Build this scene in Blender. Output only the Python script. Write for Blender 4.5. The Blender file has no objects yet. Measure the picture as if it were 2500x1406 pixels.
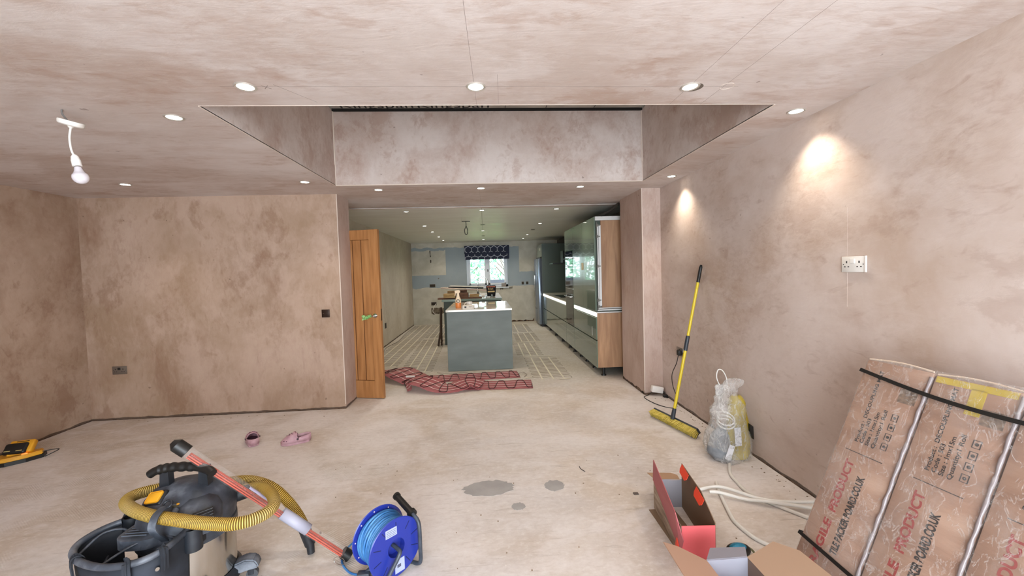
import bpy, bmesh, math, random
from mathutils import Vector, Matrix, Euler
random.seed(7)
PI = math.pi
C = bpy.context.scene.collection
SC = bpy.context.scene

# ---------------------------------------------------------------- camera
F_PX, YAW, PITCH, ROLL, EYE = 1001.12, .0645, -.0398, -.0293, 1.46
cy, sy, cp, sp = math.cos(YAW), math.sin(YAW), math.cos(PITCH), math.sin(PITCH)
fw = Vector((sy*cp, cy*cp, sp)); rt = Vector((cy, -sy, 0)); up = rt.cross(fw)
cr, sr = math.cos(ROLL), math.sin(ROLL)
rr = rt*cr + up*sr; uu = -rt*sr + up*cr
cam_d = bpy.data.cameras.new('camera'); cam = bpy.data.objects.new('camera', cam_d); C.objects.link(cam)
cam.matrix_world = Matrix(((rr.x, uu.x, -fw.x, 0), (rr.y, uu.y, -fw.y, 0), (rr.z, uu.z, -fw.z, EYE), (0, 0, 0, 1)))
cam_d.sensor_fit = 'HORIZONTAL'; cam_d.sensor_width = 36; cam_d.lens = F_PX/2500*36
cam_d.clip_start = .05; cam_d.clip_end = 200
SC.camera = cam

# ---------------------------------------------------------------- world, exposure, daylight
SC.view_settings.view_transform = 'Standard'; SC.view_settings.look = 'None'
SC.view_settings.exposure = 0.08; SC.view_settings.gamma = 1; SC.view_settings.use_curve_mapping = False
w = bpy.data.worlds.new('sky'); SC.world = w; w.use_nodes = True
bg = w.node_tree.nodes['Background']; bg.inputs[0].default_value = (.80, .92, 1, 1); bg.inputs[1].default_value = 8.0

def area(name, loc, rot, sx, sy_, power, col):
    l = bpy.data.lights.new(name, 'AREA'); l.shape = 'RECTANGLE'; l.size = sx; l.size_y = sy_; l.energy = power; l.color = col
    o = bpy.data.objects.new(name, l); C.objects.link(o); o.location = loc; o.rotation_euler = rot; return o
# daylight entering by the wide garden doors behind the camera and by the kitchen window
area('garden_daylight', (.3, -2.1, 1.15), (PI/2, 0, 0), 3.2, 2.1, 148, (.88, .94, 1))
p_ = area('kitchen_window_portal', (.07, 12.25, 1.57), (-PI/2, 0, 0), 1.15, 1.05, 1, (1, 1, 1)); p_.data.cycles.is_portal = True

# ---------------------------------------------------------------- helpers
def hexc(h):
    h = h.lstrip('#'); v = [int(h[i:i+2], 16)/255 for i in (0, 2, 4)]
    return tuple((c/12.92 if c <= .04045 else ((c+.055)/1.055)**2.4) for c in v) + (1,)
MATS = {}
def mat(name, col, rough=.6, metal=0, **k):
    if name in MATS: return MATS[name]
    m = bpy.data.materials.new(name); m.use_nodes = True; b = m.node_tree.nodes['Principled BSDF']
    b.inputs['Base Color'].default_value = hexc(col) if isinstance(col, str) else col
    b.inputs['Roughness'].default_value = rough; b.inputs['Metallic'].default_value = metal
    for kk, v in k.items(): b.inputs[kk.replace('_', ' ')].default_value = v
    MATS[name] = m; return m
def N(nt, t, **k):
    n = nt.nodes.new(t)
    for kk, v in k.items(): setattr(n, kk, v)
    return n
def noise_mat(name, cols, rough=.7, scale=(1, 1, 1), nscale=3, detail=5, bump=.1, bscale=30, metal=0, pos=None, coat=0, distort=0, **k):
    """two to four colours blended by stretched noise in object space"""
    if name in MATS: return MATS[name]
    m = mat(name, '#808080', rough, metal, **k); nt = m.node_tree; b = nt.nodes['Principled BSDF']
    g = N(nt, 'ShaderNodeTexCoord'); mp = N(nt, 'ShaderNodeMapping'); mp.inputs['Scale'].default_value = scale
    nt.links.new(g.outputs['Object'], mp.inputs[0])
    n = N(nt, 'ShaderNodeTexNoise'); n.inputs['Scale'].default_value = nscale; n.inputs['Detail'].default_value = detail
    n.inputs['Distortion'].default_value = distort
    nt.links.new(mp.outputs[0], n.inputs['Vector'])
    r = N(nt, 'ShaderNodeValToRGB'); nt.links.new(n.outputs[0], r.inputs[0])
    e = r.color_ramp.elements
    pp = pos or [.3 + .4*i/(len(cols)-1) for i in range(len(cols))]
    e[0].position = pp[0]; e[0].color = hexc(cols[0]); e[1].position = pp[-1]; e[1].color = hexc(cols[-1])
    for i in range(1, len(cols)-1): q = e.new(pp[i]); q.color = hexc(cols[i])
    nt.links.new(r.outputs[0], b.inputs['Base Color'])
    if bump:
        n2 = N(nt, 'ShaderNodeTexNoise'); n2.inputs['Scale'].default_value = bscale; n2.inputs['Detail'].default_value = 4
        nt.links.new(mp.outputs[0], n2.inputs['Vector'])
        bp = N(nt, 'ShaderNodeBump'); bp.inputs['Strength'].default_value = bump; bp.inputs['Distance'].default_value = .01
        nt.links.new(n2.outputs[0], bp.inputs['Height']); nt.links.new(bp.outputs[0], b.inputs['Normal'])
    return m
def mixc(nt, fac, a, b):
    x = N(nt, 'ShaderNodeMix', data_type='RGBA')
    if isinstance(fac, (int, float)): x.inputs[0].default_value = fac
    else: nt.links.new(fac, x.inputs[0])
    for s, v in ((6, a), (7, b)):
        if isinstance(v, tuple): x.inputs[s].default_value = v
        else: nt.links.new(v, x.inputs[s])
    return x.outputs[2]
def ramp(nt, src, a, b, ca=(0, 0, 0, 1), cb=(1, 1, 1, 1)):
    r = N(nt, 'ShaderNodeValToRGB'); e = r.color_ramp.elements
    e[0].position = a; e[1].position = b; e[0].color = ca; e[1].color = cb; nt.links.new(src, r.inputs[0]); return r.outputs[0]
def nz(nt, vec, scale, detail=4, dist=0, rough=.5):
    n = N(nt, 'ShaderNodeTexNoise'); n.inputs['Scale'].default_value = scale; n.inputs['Detail'].default_value = detail
    n.inputs['Distortion'].default_value = dist; n.inputs['Roughness'].default_value = rough; nt.links.new(vec, n.inputs['Vector']); return n.outputs[0]
def mapped(nt, vec, sc, loc=(0, 0, 0), rot=(0, 0, 0)):
    mp = N(nt, 'ShaderNodeMapping'); mp.inputs['Scale'].default_value = sc; mp.inputs['Location'].default_value = loc; mp.inputs['Rotation'].default_value = rot
    nt.links.new(vec, mp.inputs[0]); return mp.outputs[0]
def math1(nt, op, a, b=None):
    x = N(nt, 'ShaderNodeMath', operation=op)
    for i, v in enumerate((a, b)):
        if v is None: continue
        if isinstance(v, (int, float)): x.inputs[i].default_value = v
        else: nt.links.new(v, x.inputs[i])
    return x.outputs[0]

def plaster(name, pale, mid, dark, stretch, loc=(0, 0, 0), stain=.5, foot=True, rough=.75):
    """fresh gypsum plaster: damp blotches, trowel streaks, dirty foot"""
    m = mat(name, '#808080', rough); nt = m.node_tree; b = nt.nodes['Principled BSDF']
    g = N(nt, 'ShaderNodeNewGeometry').outputs['Position']
    big = nz(nt, mapped(nt, g, (1, 1, 1), loc), 1.0, 7, .35, .62)
    str_ = nz(nt, mapped(nt, g, stretch, loc), 1.3, 8, .3, .66)
    fine = nz(nt, mapped(nt, g, tuple(s*2.6 for s in stretch), loc), 2.6, 7, .6, .66)
    c = mixc(nt, ramp(nt, big, .38, .64), hexc(mid), hexc(pale))
    c = mixc(nt, math1(nt, 'MULTIPLY', ramp(nt, str_, .50, .70), stain), c, hexc(dark))
    c = mixc(nt, math1(nt, 'MULTIPLY', ramp(nt, fine, .53, .72), .38), c, hexc(pale))
    c = mixc(nt, math1(nt, 'MULTIPLY', ramp(nt, nz(nt, mapped(nt, g, stretch, (9, 4, 2)), 6, 4, 1.5), .60, .74), .35), c, hexc(dark))
    grain = nz(nt, mapped(nt, g, tuple(.6+s for s in stretch), (6, 6, 6)), 10, 8, .4, .68)
    gate = ramp(nt, nz(nt, mapped(nt, g, (1, 1, 1), (11, 5, 2)), 1.6, 5, .4), .42, .62)
    c = mixc(nt, math1(nt, 'MULTIPLY', math1(nt, 'MULTIPLY', ramp(nt, grain, .46, .66), gate), .30), c, hexc(dark))
    c = mixc(nt, math1(nt, 'MULTIPLY', ramp(nt, grain, .34, .50, (1, 1, 1, 1), (0, 0, 0, 1)), .13), c, hexc(pale))
    # damp brown islands with torn, trowelled edges
    isl = nz(nt, mapped(nt, g, tuple(.5+.5*s for s in stretch), tuple(v+7 for v in loc)), 1.7, 9, .25, .70)
    c = mixc(nt, math1(nt, 'MULTIPLY', ramp(nt, isl, .56, .61), stain*.62), c, hexc(dark))
    isl2 = nz(nt, mapped(nt, g, tuple(.5+.5*s for s in stretch), tuple(v-5 for v in loc)), 1.2, 9, .25, .68)
    c = mixc(nt, math1(nt, 'MULTIPLY', ramp(nt, isl2, .53, .60), .55), c, hexc(pale))
    spots = nz(nt, mapped(nt, g, (1, 1, 1), (3, 1, 7)), 16, 2)
    c = mixc(nt, math1(nt, 'MULTIPLY', ramp(nt, spots, .76, .78), .5), c, hexc('#5d4436'))
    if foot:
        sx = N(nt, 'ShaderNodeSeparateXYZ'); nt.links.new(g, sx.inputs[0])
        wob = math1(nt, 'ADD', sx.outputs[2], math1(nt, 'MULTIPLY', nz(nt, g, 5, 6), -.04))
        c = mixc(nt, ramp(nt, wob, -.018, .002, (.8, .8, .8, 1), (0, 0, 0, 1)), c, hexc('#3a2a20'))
    nt.links.new(c, b.inputs['Base Color'])
    bp = N(nt, 'ShaderNodeBump'); bp.inputs['Strength'].default_value = .22; bp.inputs['Distance'].default_value = .01
    nt.links.new(fine, bp.inputs['Height']); nt.links.new(bp.outputs[0], b.inputs['Normal'])
    nt.links.new(ramp(nt, str_, .4, .7, (.85, .85, .85, 1), (.5, .5, .5, 1)), b.inputs['Roughness'])
    return m

# mesh shapes ------------------------------------------------------
def nb(): return bmesh.new()
def box(bm, x0, x1, y0, y1, z0, z1, bev=0, seg=2, M=None):
    r = bmesh.ops.create_cube(bm, size=1); vs = r['verts']
    bmesh.ops.scale(bm, vec=(x1-x0, y1-y0, z1-z0), verts=vs)
    bmesh.ops.translate(bm, vec=((x0+x1)/2, (y0+y1)/2, (z0+z1)/2), verts=vs)
    if bev:
        es = list({e for v in vs for e in v.link_edges})
        rb = bmesh.ops.bevel(bm, geom=es, offset=bev, segments=seg, profile=.5, affect='EDGES'); vs = list({v for f in rb['faces'] for v in f.verts} | {v for v in vs if v.is_valid})
    if M is not None: bmesh.ops.transform(bm, matrix=M, verts=vs)
    return vs
def cyl(bm, p0, p1, r0, r1=None, n=24, caps=True):
    p0, p1 = Vector(p0), Vector(p1); r1 = r0 if r1 is None else r1; d = p1-p0
    r = bmesh.ops.create_cone(bm, cap_ends=caps, segments=n, radius1=r0, radius2=r1, depth=d.length)
    q = Vector((0, 0, 1)).rotation_difference(d.normalized()).to_matrix().to_4x4()
    bmesh.ops.transform(bm, matrix=Matrix.Translation((p0+p1)/2) @ q, verts=r['verts']); return r['verts']
def lathe(bm, prof, n=32, M=None, close=True):
    rings = []
    for (r, z) in prof:
        if r < 1e-6: rings.append([bm.verts.new((0, 0, z))])
        else: rings.append([bm.verts.new((r*math.cos(2*PI*i/n), r*math.sin(2*PI*i/n), z)) for i in range(n)])
    for a, b in zip(rings, rings[1:]):
        for i in range(n):
            j = (i+1) % n
            if len(a) == 1 and len(b) > 1: bm.faces.new((a[0], b[j], b[i]))
            elif len(b) == 1 and len(a) > 1: bm.faces.new((a[i], a[j], b[0]))
            elif len(a) > 1: bm.faces.new((a[i], a[j], b[j], b[i]))
    vs = [v for r in rings for v in r]
    if M is not None: bmesh.ops.transform(bm, matrix=M, verts=vs)
    return vs
def smooth_path(pts, n=8, closed=False):
    P = [Vector(p) for p in pts]; out = []; m = len(P)
    rng = range(m if closed else m-1)
    for i in rng:
        if closed: a, b, c, d = P[i-1], P[i], P[(i+1) % m], P[(i+2) % m]
        else: a, b, c, d = P[max(i-1, 0)], P[i], P[i+1], P[min(i+2, m-1)]
        for k in range(n):
            t = k/n; out.append(.5*((2*b)+(-a+c)*t+(2*a-5*b+4*c-d)*t*t+(-a+3*b-3*c+d)*t**3))
    if not closed: out.append(P[-1])
    return out
def tube(bm, pts, r, n=10, closed=False, rfun=None, caps=True):
    P = [Vector(p) for p in pts]; m = len(P); rings = []
    T = []
    for i in range(m):
        a = P[(i-1) % m] if (closed or i > 0) else P[i]; b = P[(i+1) % m] if (closed or i < m-1) else P[i]
        T.append((b-a).normalized() if (b-a).length > 1e-9 else Vector((0, 0, 1)))
    u = T[0].orthogonal().normalized()
    for i in range(m):
        u = (u - T[i]*u.dot(T[i])); u = u.normalized() if u.length > 1e-6 else T[i].orthogonal().normalized()
        v = T[i].cross(u); rad = r*(rfun(i) if rfun else 1)
        rings.append([bm.verts.new(P[i]+(u*math.cos(2*PI*k/n)+v*math.sin(2*PI*k/n))*rad) for k in range(n)])
    for i in range(m if closed else m-1):
        A, B = rings[i], rings[(i+1) % m]
        off = 0
        if closed and i == m-1:
            off = min(range(n), key=lambda o: (A[0].co-B[o].co).length)
        for k in range(n): bm.faces.new((A[k], A[(k+1) % n], B[(k+1+off) % n], B[(k+off) % n]))
    if not closed and caps:
        bm.faces.new(rings[0][::-1]); bm.faces.new(rings[-1])
    return [v for q in rings for v in q]
def ribbon(bm, pts, wid, normal=(0, 0, 1), th=.0015):
    P = [Vector(p) for p in pts]; nn = Vector(normal); rings = []
    for i in range(len(P)):
        t = (P[min(i+1, len(P)-1)]-P[max(i-1, 0)]).normalized(); s = t.cross(nn).normalized()*wid/2; u = s.cross(t).normalized()*th
        rings.append([bm.verts.new(q) for q in (P[i]-s, P[i]+s, P[i]+s+u, P[i]-s+u)])
    for a, b in zip(rings, rings[1:]):
        for k in range(4): bm.faces.new((a[k], a[(k+1) % 4], b[(k+1) % 4], b[k]))
    bm.faces.new(rings[0][::-1]); bm.faces.new(rings[-1])
def band(bm, pts, side, wid, th):
    P = [Vector(p) for p in pts]; s = Vector(side).normalized()*wid/2; rings = []
    for i in range(len(P)):
        t = (P[min(i+1, len(P)-1)]-P[max(i-1, 0)]).normalized(); u = s.cross(t).normalized()*th
        rings.append([bm.verts.new(q) for q in (P[i]-s, P[i]+s, P[i]+s+u, P[i]-s+u)])
    for a, b in zip(rings, rings[1:]):
        for k in range(4): bm.faces.new((a[k], a[(k+1) % 4], b[(k+1) % 4], b[k]))
    bm.faces.new(rings[0][::-1]); bm.faces.new(rings[-1])
def prism(bm, poly, ax, a, b, M=None):
    """poly of 2-D points extruded along axis ax from a to b"""
    def p3(q, t): return {0: (t, q[0], q[1]), 1: (q[0], t, q[1]), 2: (q[0], q[1], t)}[ax]
    A = [bm.verts.new(p3(q, a)) for q in poly]; B = [bm.verts.new(p3(q, b)) for q in poly]; n = len(poly)
    bm.faces.new(A); bm.faces.new(B[::-1])
    for i in range(n): bm.faces.new((A[i], B[i], B[(i+1) % n], A[(i+1) % n]))
    if M is not None: bmesh.ops.transform(bm, matrix=M, verts=A+B)
    return A+B
def sheet(bm, quad, th):
    """a thin panel of real thickness from 3-D corner points"""
    P = [Vector(q) for q in quad]; n = (P[1]-P[0]).cross(P[-1]-P[0]).normalized()*th
    A = [bm.verts.new(p) for p in P]; B = [bm.verts.new(p+n) for p in P]; k = len(P)
    bm.faces.new(A[::-1]); bm.faces.new(B)
    for i in range(k): bm.faces.new((A[i], A[(i+1) % k], B[(i+1) % k], B[i]))

WORLD = {}
def thing(name, label, cat, loc=(0, 0, 0), rotz=0, group=None):
    o = bpy.data.objects.new(name, None); o.empty_display_size = .05; C.objects.link(o)
    o.location = loc; o.rotation_euler = (0, 0, rotz); o['label'] = label; o['category'] = cat
    if group: o['group'] = group
    WORLD[o.name] = Matrix.Translation(loc) @ Matrix.Rotation(rotz, 4, 'Z'); return o
def obj(name, bm, m, parent=None, smooth=None, label=None, origin=None):
    bmesh.ops.recalc_face_normals(bm, faces=bm.faces)
    me = bpy.data.meshes.new(name)
    if parent is None and origin is None:
        vs = [v.co for v in bm.verts]
        origin = Vector((sum(v.x for v in vs)/len(vs), sum(v.y for v in vs)/len(vs), min(v.z for v in vs)))
    Wm = WORLD[parent.name] if parent is not None else Matrix.Translation(origin)
    bm.transform(Wm.inverted()); bm.to_mesh(me); bm.free()
    if smooth is not None:
        for p in me.polygons: p.use_smooth = True
        if smooth: me.set_sharp_from_angle(angle=math.radians(smooth))
    o = bpy.data.objects.new(name, me); C.objects.link(o)
    for mm in (m if isinstance(m, (list, tuple)) else [m]): me.materials.append(mm)
    if parent is not None: o.parent = parent
    else: o.location = origin
    WORLD[o.name] = Wm
    if label: o['label'] = label
    return o
def tag(o, label, cat, group=None, kind=None):
    o['label'] = label; o['category'] = cat
    if group: o['group'] = group
    if kind: o['kind'] = kind
    return o
def struct(name, bm, m, parent=None, smooth=None):
    o = obj(name, bm, m, parent, smooth, origin=Vector((0, 0, 0)))
    if parent is None: o['kind'] = 'structure'
    return o
def text(name, s, size, M, m, parent, ext=.0003, align='LEFT', sx=1, font_shear=0, off=0):
    cu = bpy.data.curves.new(name, 'FONT'); cu.body = s; cu.size = size; cu.extrude = ext; cu.align_x = align; cu.shear = font_shear; cu.offset = off
    t = bpy.data.objects.new('tmp', cu); C.objects.link(t)
    me = bpy.data.meshes.new_from_object(t); bpy.data.objects.remove(t)
    me.transform(Matrix.Diagonal((sx, 1, 1, 1)))
    me.transform(WORLD[parent.name].inverted() @ M)
    me.materials.clear(); me.materials.append(m)
    o = bpy.data.objects.new(name, me); C.objects.link(o); o.parent = parent; WORLD[o.name] = WORLD[parent.name]; return o
def frame(o, x, y):
    """matrix with origin o, text direction x, text up y"""
    x = Vector(x).normalized(); y = (Vector(y)-x*Vector(y).dot(x)).normalized(); z = x.cross(y)
    return Matrix(((x.x, y.x, z.x, o[0]), (x.y, y.y, z.y, o[1]), (x.z, y.z, z.z, o[2]), (0, 0, 0, 1)))
def dup(root, d=(0, 0, 0), label=None, rotz=None, group=None):
    r = root.copy(); C.objects.link(r); r.location = Vector(root.location)+Vector(d)
    if rotz is not None: r.rotation_euler = (0, 0, rotz)
    if label: r['label'] = label
    if group: r['group'] = group
    for ch in list(root.children):
        c = ch.copy(); C.objects.link(c); c.parent = r
        for g in ch.children:
            q = g.copy(); C.objects.link(q); q.parent = c
    return r

# ---------------------------------------------------------------- materials
M_CEIL = plaster('ceiling_plaster', '#d6ccc8', '#bfafa6', '#a07c64', (.6, 2.2, 3), (2, 1, 0), .55, foot=False)
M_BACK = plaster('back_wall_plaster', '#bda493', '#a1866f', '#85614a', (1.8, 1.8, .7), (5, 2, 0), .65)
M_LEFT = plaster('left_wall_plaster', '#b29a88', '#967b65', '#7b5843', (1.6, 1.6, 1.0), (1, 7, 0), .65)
M_RIGHT = plaster('right_wall_plaster', '#d0c1b9', '#b8a394', '#967866', (1, .8, 1.8), (0, 3, 4), .38)
M_WELL = plaster('well_plaster', '#d2c6c0', '#bcaaa0', '#97725d', (1.6, 1.6, 1.2), (8, 3, 1), .55, foot=False)
M_REVEAL = plaster('reveal_plaster', '#c6b2a9', '#b59c8e', '#9a7c69', (3, 3, .6), (4, 4, 4), .4)
M_KWALL = plaster('kitchen_left_plaster', '#c4bbab', '#b3a794', '#9a8b76', (1.5, 1.5, .8), (2, 9, 3), .4, rough=.5)
M_DARK = mat('gap_dark', '#15110e', .9)
M_BEAD = mat('angle_bead', '#d8c9bd', .6)

def kceil():
    m = mat('kitchen_ceiling_paint', '#a9a693', .42); nt = m.node_tree; b = nt.nodes['Principled BSDF']
    g = N(nt, 'ShaderNodeNewGeometry').outputs['Position']
    n1 = nz(nt, mapped(nt, g, (.7, 3, 1)), 1.6, 5, .5)
    nt.links.new(mixc(nt, ramp(nt, n1, .35, .7), hexc('#d0cec4'), hexc('#dfdfd8')), b.inputs['Base Color'])
    nt.links.new(ramp(nt, n1, .3, .7, (.35, .35, .35, 1), (.55, .55, .55, 1)), b.inputs['Roughness'])
    return m
M_KCEIL = kceil()
def farwall():
    """blue grey paint with stripped cream plaster patches and ragged edges"""
    m = mat('far_wall_paint', '#9aa6ad', .7); nt = m.node_tree; b = nt.nodes['Principled BSDF']
    g = N(nt, 'ShaderNodeNewGeometry').outputs['Position']
    wb = N(nt, 'ShaderNodeVectorMath', operation='SCALE'); wb.inputs['Scale'].default_value = .14
    n0 = N(nt, 'ShaderNodeTexNoise'); n0.inputs['Scale'].default_value = 5; n0.inputs['Detail'].default_value = 6; nt.links.new(g, n0.inputs['Vector'])
    sub = N(nt, 'ShaderNodeVectorMath', operation='SUBTRACT'); nt.links.new(n0.outputs[1], sub.inputs[0]); sub.inputs[1].default_value = (.5, .5, .5)
    nt.links.new(sub.outputs[0], wb.inputs[0])
    ad = N(nt, 'ShaderNodeVectorMath', operation='ADD'); nt.links.new(g, ad.inputs[0]); nt.links.new(wb.outputs[0], ad.inputs[1])
    s = N(nt, 'ShaderNodeSeparateXYZ'); nt.links.new(ad.outputs[0], s.inputs[0])
    s2 = N(nt, 'ShaderNodeSeparateXYZ'); nt.links.new(g, s2.inputs[0])
    def lt(v, t): return math1(nt, 'LESS_THAN', v, t)
    def gt(v, t): return math1(nt, 'GREATER_THAN', v, t)
    low = lt(s.outputs[2], 1.06)
    p1 = math1(nt, 'MULTIPLY', lt(s2.outputs[0], -1.12), math1(nt, 'MULTIPLY', gt(s2.outputs[2], 1.42), lt(s.outputs[2], 2.12)))
    p2 = math1(nt, 'MULTIPLY', gt(s2.outputs[0], 1.0), gt(s.outputs[2], 1.45))
    p3 = math1(nt, 'MULTIPLY', gt(s.outputs[2], 2.2), 1)
    tot = math1(nt, 'MINIMUM', math1(nt, 'ADD', math1(nt, 'ADD', low, p1), math1(nt, 'ADD', p2, p3)), 1)
    paint = mixc(nt, nz(nt, g, 3, 4), hexc('#8e9aa3'), hexc('#a2adb2'))
    bare = mixc(nt, ramp(nt, nz(nt, g, 4, 6, .5), .35, .7), hexc('#b8b4a6'), hexc('#cdc9bd'))
    c = mixc(nt, tot, paint, bare)
    c = mixc(nt, ramp(nt, nz(nt, mapped(nt, g, (1, 1, 1), (4, 4, 4)), 7, 4), .74, .76), c, hexc('#6d6152'))
    nt.links.new(c, b.inputs['Base Color']); return m
M_FAR = farwall()
def floor_mat():
    m = mat('screed', '#c4b8ac', .7); nt = m.node_tree; b = nt.nodes['Principled BSDF']
    g = N(nt, 'ShaderNodeNewGeometry').outputs['Position']
    s = N(nt, 'ShaderNodeSeparateXYZ'); nt.links.new(g, s.inputs[0])
    big = nz(nt, g, .8, 6, .7); med = nz(nt, mapped(nt, g, (1, 1.6, 1), (5, 5, 0)), 2.6, 8, .6, .6)
    c = mixc(nt, ramp(nt, big, .40, .58), hexc('#cabdb0'), hexc('#ded7d4'))
    c = mixc(nt, math1(nt, 'MULTIPLY', ramp(nt, med, .48, .70), .75), c, hexc('#e2dcda'))
    c = mixc(nt, math1(nt, 'MULTIPLY', ramp(nt, nz(nt, mapped(nt, g, (1, 1, 1), (2, 8, 0)), 1.7, 7, .4, .6), .52, .68), .6), c, hexc('#b9aa9b'))
    # grey trodden dust on the middle of the room
    gx = math1(nt, 'ABSOLUTE', math1(nt, 'SUBTRACT', s.outputs[0], .35))
    gm = math1(nt, 'MULTIPLY', ramp(nt, gx, .7, 1.6, (1, 1, 1, 1), (0, 0, 0, 1)), ramp(nt, nz(nt, g, 1.1, 6, .5), .42, .62))
    c = mixc(nt, math1(nt, 'MULTIPLY', gm, .55), c, hexc('#cbc6c5'))
    # comb marks of the old adhesive on the left half, straight fan strokes
    w1 = N(nt, 'ShaderNodeTexWave', bands_direction='X'); w1.inputs['Scale'].default_value = 34; w1.inputs['Distortion'].default_value = 1.2; w1.inputs['Detail'].default_value = 1
    nt.links.new(mapped(nt, g, (1, 1, 1), (0, 0, 0), (0, 0, .95)), w1.inputs['Vector'])
    w2 = N(nt, 'ShaderNodeTexWave', bands_direction='X'); w2.inputs['Scale'].default_value = 30; w2.inputs['Distortion'].default_value = 1.5; w2.inputs['Detail'].default_value = 1
    nt.links.new(mapped(nt, g, (1, 1, 1), (0, 0, 0), (0, 0, 2.2)), w2.inputs['Vector'])
    sel = ramp(nt, nz(nt, mapped(nt, g, (1, 1, 1), (7, 2, 0)), 1.3, 3), .47, .50)
    wv = mixc(nt, sel, w1.outputs[0], w2.outputs[0])
    left = ramp(nt, math1(nt, 'ADD', s.outputs[0], math1(nt, 'MULTIPLY', nz(nt, g, 1.3, 4), .9)), -.9, -.5, (1, 1, 1, 1), (0, 0, 0, 1))
    near = ramp(nt, math1(nt, 'MULTIPLY', s.outputs[1], .1), .40, .47, (1, 1, 1, 1), (0, 0, 0, 1))
    patch = math1(nt, 'MULTIPLY', math1(nt, 'MULTIPLY', left, near), ramp(nt, nz(nt, mapped(nt, g, (1, 1, 1), (1, 4, 0)), 2.2, 5), .50, .64))
    c = mixc(nt, math1(nt, 'MULTIPLY', math1(nt, 'MULTIPLY', wv, patch), .20), c, hexc('#7d6a58'))
    # pits, chips and pale crumbs
    pit = ramp(nt, nz(nt, mapped(nt, g, (1, 1, 1), (9, 9, 0)), 38, 5, 0, .7), .67, .72)
    reg = ramp(nt, nz(nt, mapped(nt, g, (1, 1, 1), (3, 3, 0)), 1.5, 3), .40, .60)
    c = mixc(nt, math1(nt, 'MULTIPLY', math1(nt, 'MULTIPLY', pit, reg), .7), c, hexc('#81705f'))
    c = mixc(nt, math1(nt, 'MULTIPLY', ramp(nt, nz(nt, mapped(nt, g, (1, 1, 1), (6, 1, 0)), 30, 3), .72, .75), .7), c, hexc('#efe9e2'))
    # kitchen screed is greyer
    kt = ramp(nt, math1(nt, 'MULTIPLY', math1(nt, 'ADD', s.outputs[1], math1(nt, 'MULTIPLY', big, .8)), .1), .52, .62)
    c = mixc(nt, math1(nt, 'MULTIPLY', kt, .6), c, hexc('#a8a291'))
    gr = nz(nt, mapped(nt, g, (1, 1.5, 1), (1, 2, 3)), 22, 9, .3, .72)
    c = mixc(nt, math1(nt, 'MULTIPLY', ramp(nt, gr, .50, .68), .26), c, hexc('#a89a8d'))
    c = mixc(nt, math1(nt, 'MULTIPLY', ramp(nt, gr, .34, .48, (1, 1, 1, 1), (0, 0, 0, 1)), .45), c, hexc('#e6e2de'))
    scr = nz(nt, mapped(nt, g, (1.2, 14, 1), (0, 3, 0), (0, 0, .5)), 3, 6, .3, .6)
    c = mixc(nt, math1(nt, 'MULTIPLY', ramp(nt, scr, .60, .68), .30), c, hexc('#8f7f70'))
    nt.links.new(c, b.inputs['Base Color'])
    h = math1(nt, 'ADD', math1(nt, 'MULTIPLY', math1(nt, 'MULTIPLY', wv, patch), .55), math1(nt, 'ADD', math1(nt, 'MULTIPLY', pit, -.6), med))
    bp = N(nt, 'ShaderNodeBump'); bp.inputs['Strength'].default_value = .35; bp.inputs['Distance'].default_value = .006
    nt.links.new(h, bp.inputs['Height']); nt.links.new(bp.outputs[0], b.inputs['Normal'])
    nt.links.new(ramp(nt, med, .3, .7, (.8, .8, .8, 1), (.55, .55, .55, 1)), b.inputs['Roughness'])
    return m
M_FLOOR = floor_mat()

# ---------------------------------------------------------------- shell
XL, XR, YB, ZC, ZK = -4.23, 2.005, 4.6, 2.357, 2.347
YK = 5.6; KXL, KXR, YF = -2.09, 2.13, 11.93; YN = -2.0
WX0, WX1, WY0, WY1, ZW = -1.44, 1.655, 2.24, 4.18, 3.085
b = nb(); box(b, XL-.2, XR+.4, YN-.3, YF+.3, -.2, 0); struct('floor', b, M_FLOOR)
b = nb()
box(b, XL, WX0, YN, YK, ZC, ZC+.2); box(b, WX1, KXR, YN, YK, ZC, ZC+.2)
box(b, WX0, WX1, YN, WY0, ZC, ZC+.2); box(b, WX0, WX1, WY1, YK, ZC, ZC+.2)
ceil_ = struct('ceiling', b, M_CEIL)
b = nb(); box(b, KXL-.2, KXR+.2, YK, YF+.2, ZK, ZC+.2)
# ragged skim edge where new plaster meets the old ceiling
struct('ceiling_kitchen', b, M_KCEIL)
# skylight well
for nm, a in (('wall_well_left', (WX0-.15, WX0, WY0-.15, WY1+.15, ZC+.2, ZW)), ('wall_well_right', (WX1, WX1+.15, WY0-.15, WY1+.15, ZC+.2, ZW)),
              ('wall_well_far', (WX0, WX1, WY1, WY1+.15, ZC+.2, ZW-.012)), ('wall_well_near', (WX0, WX1, WY0-.15, WY0, ZC+.2, ZW))):
    b = nb(); box(b, *a); struct(nm, b, M_WELL)
# inner faces over the ceiling thickness share the well plaster
b = nb(); box(b, WX0, WX1, WY1-.004, WY1+.0, ZC-.0005, ZC+.2); struct('trim_1', b, M_WELL)
b = nb(); box(b, WX0, WX0+.004, WY0, WY1, ZC-.0005, ZC+.2); struct('trim_2', b, M_WELL)
b = nb(); box(b, WX1-.004, WX1, WY0, WY1, ZC-.0005, ZC+.2); struct('trim_3', b, M_WELL)
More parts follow.
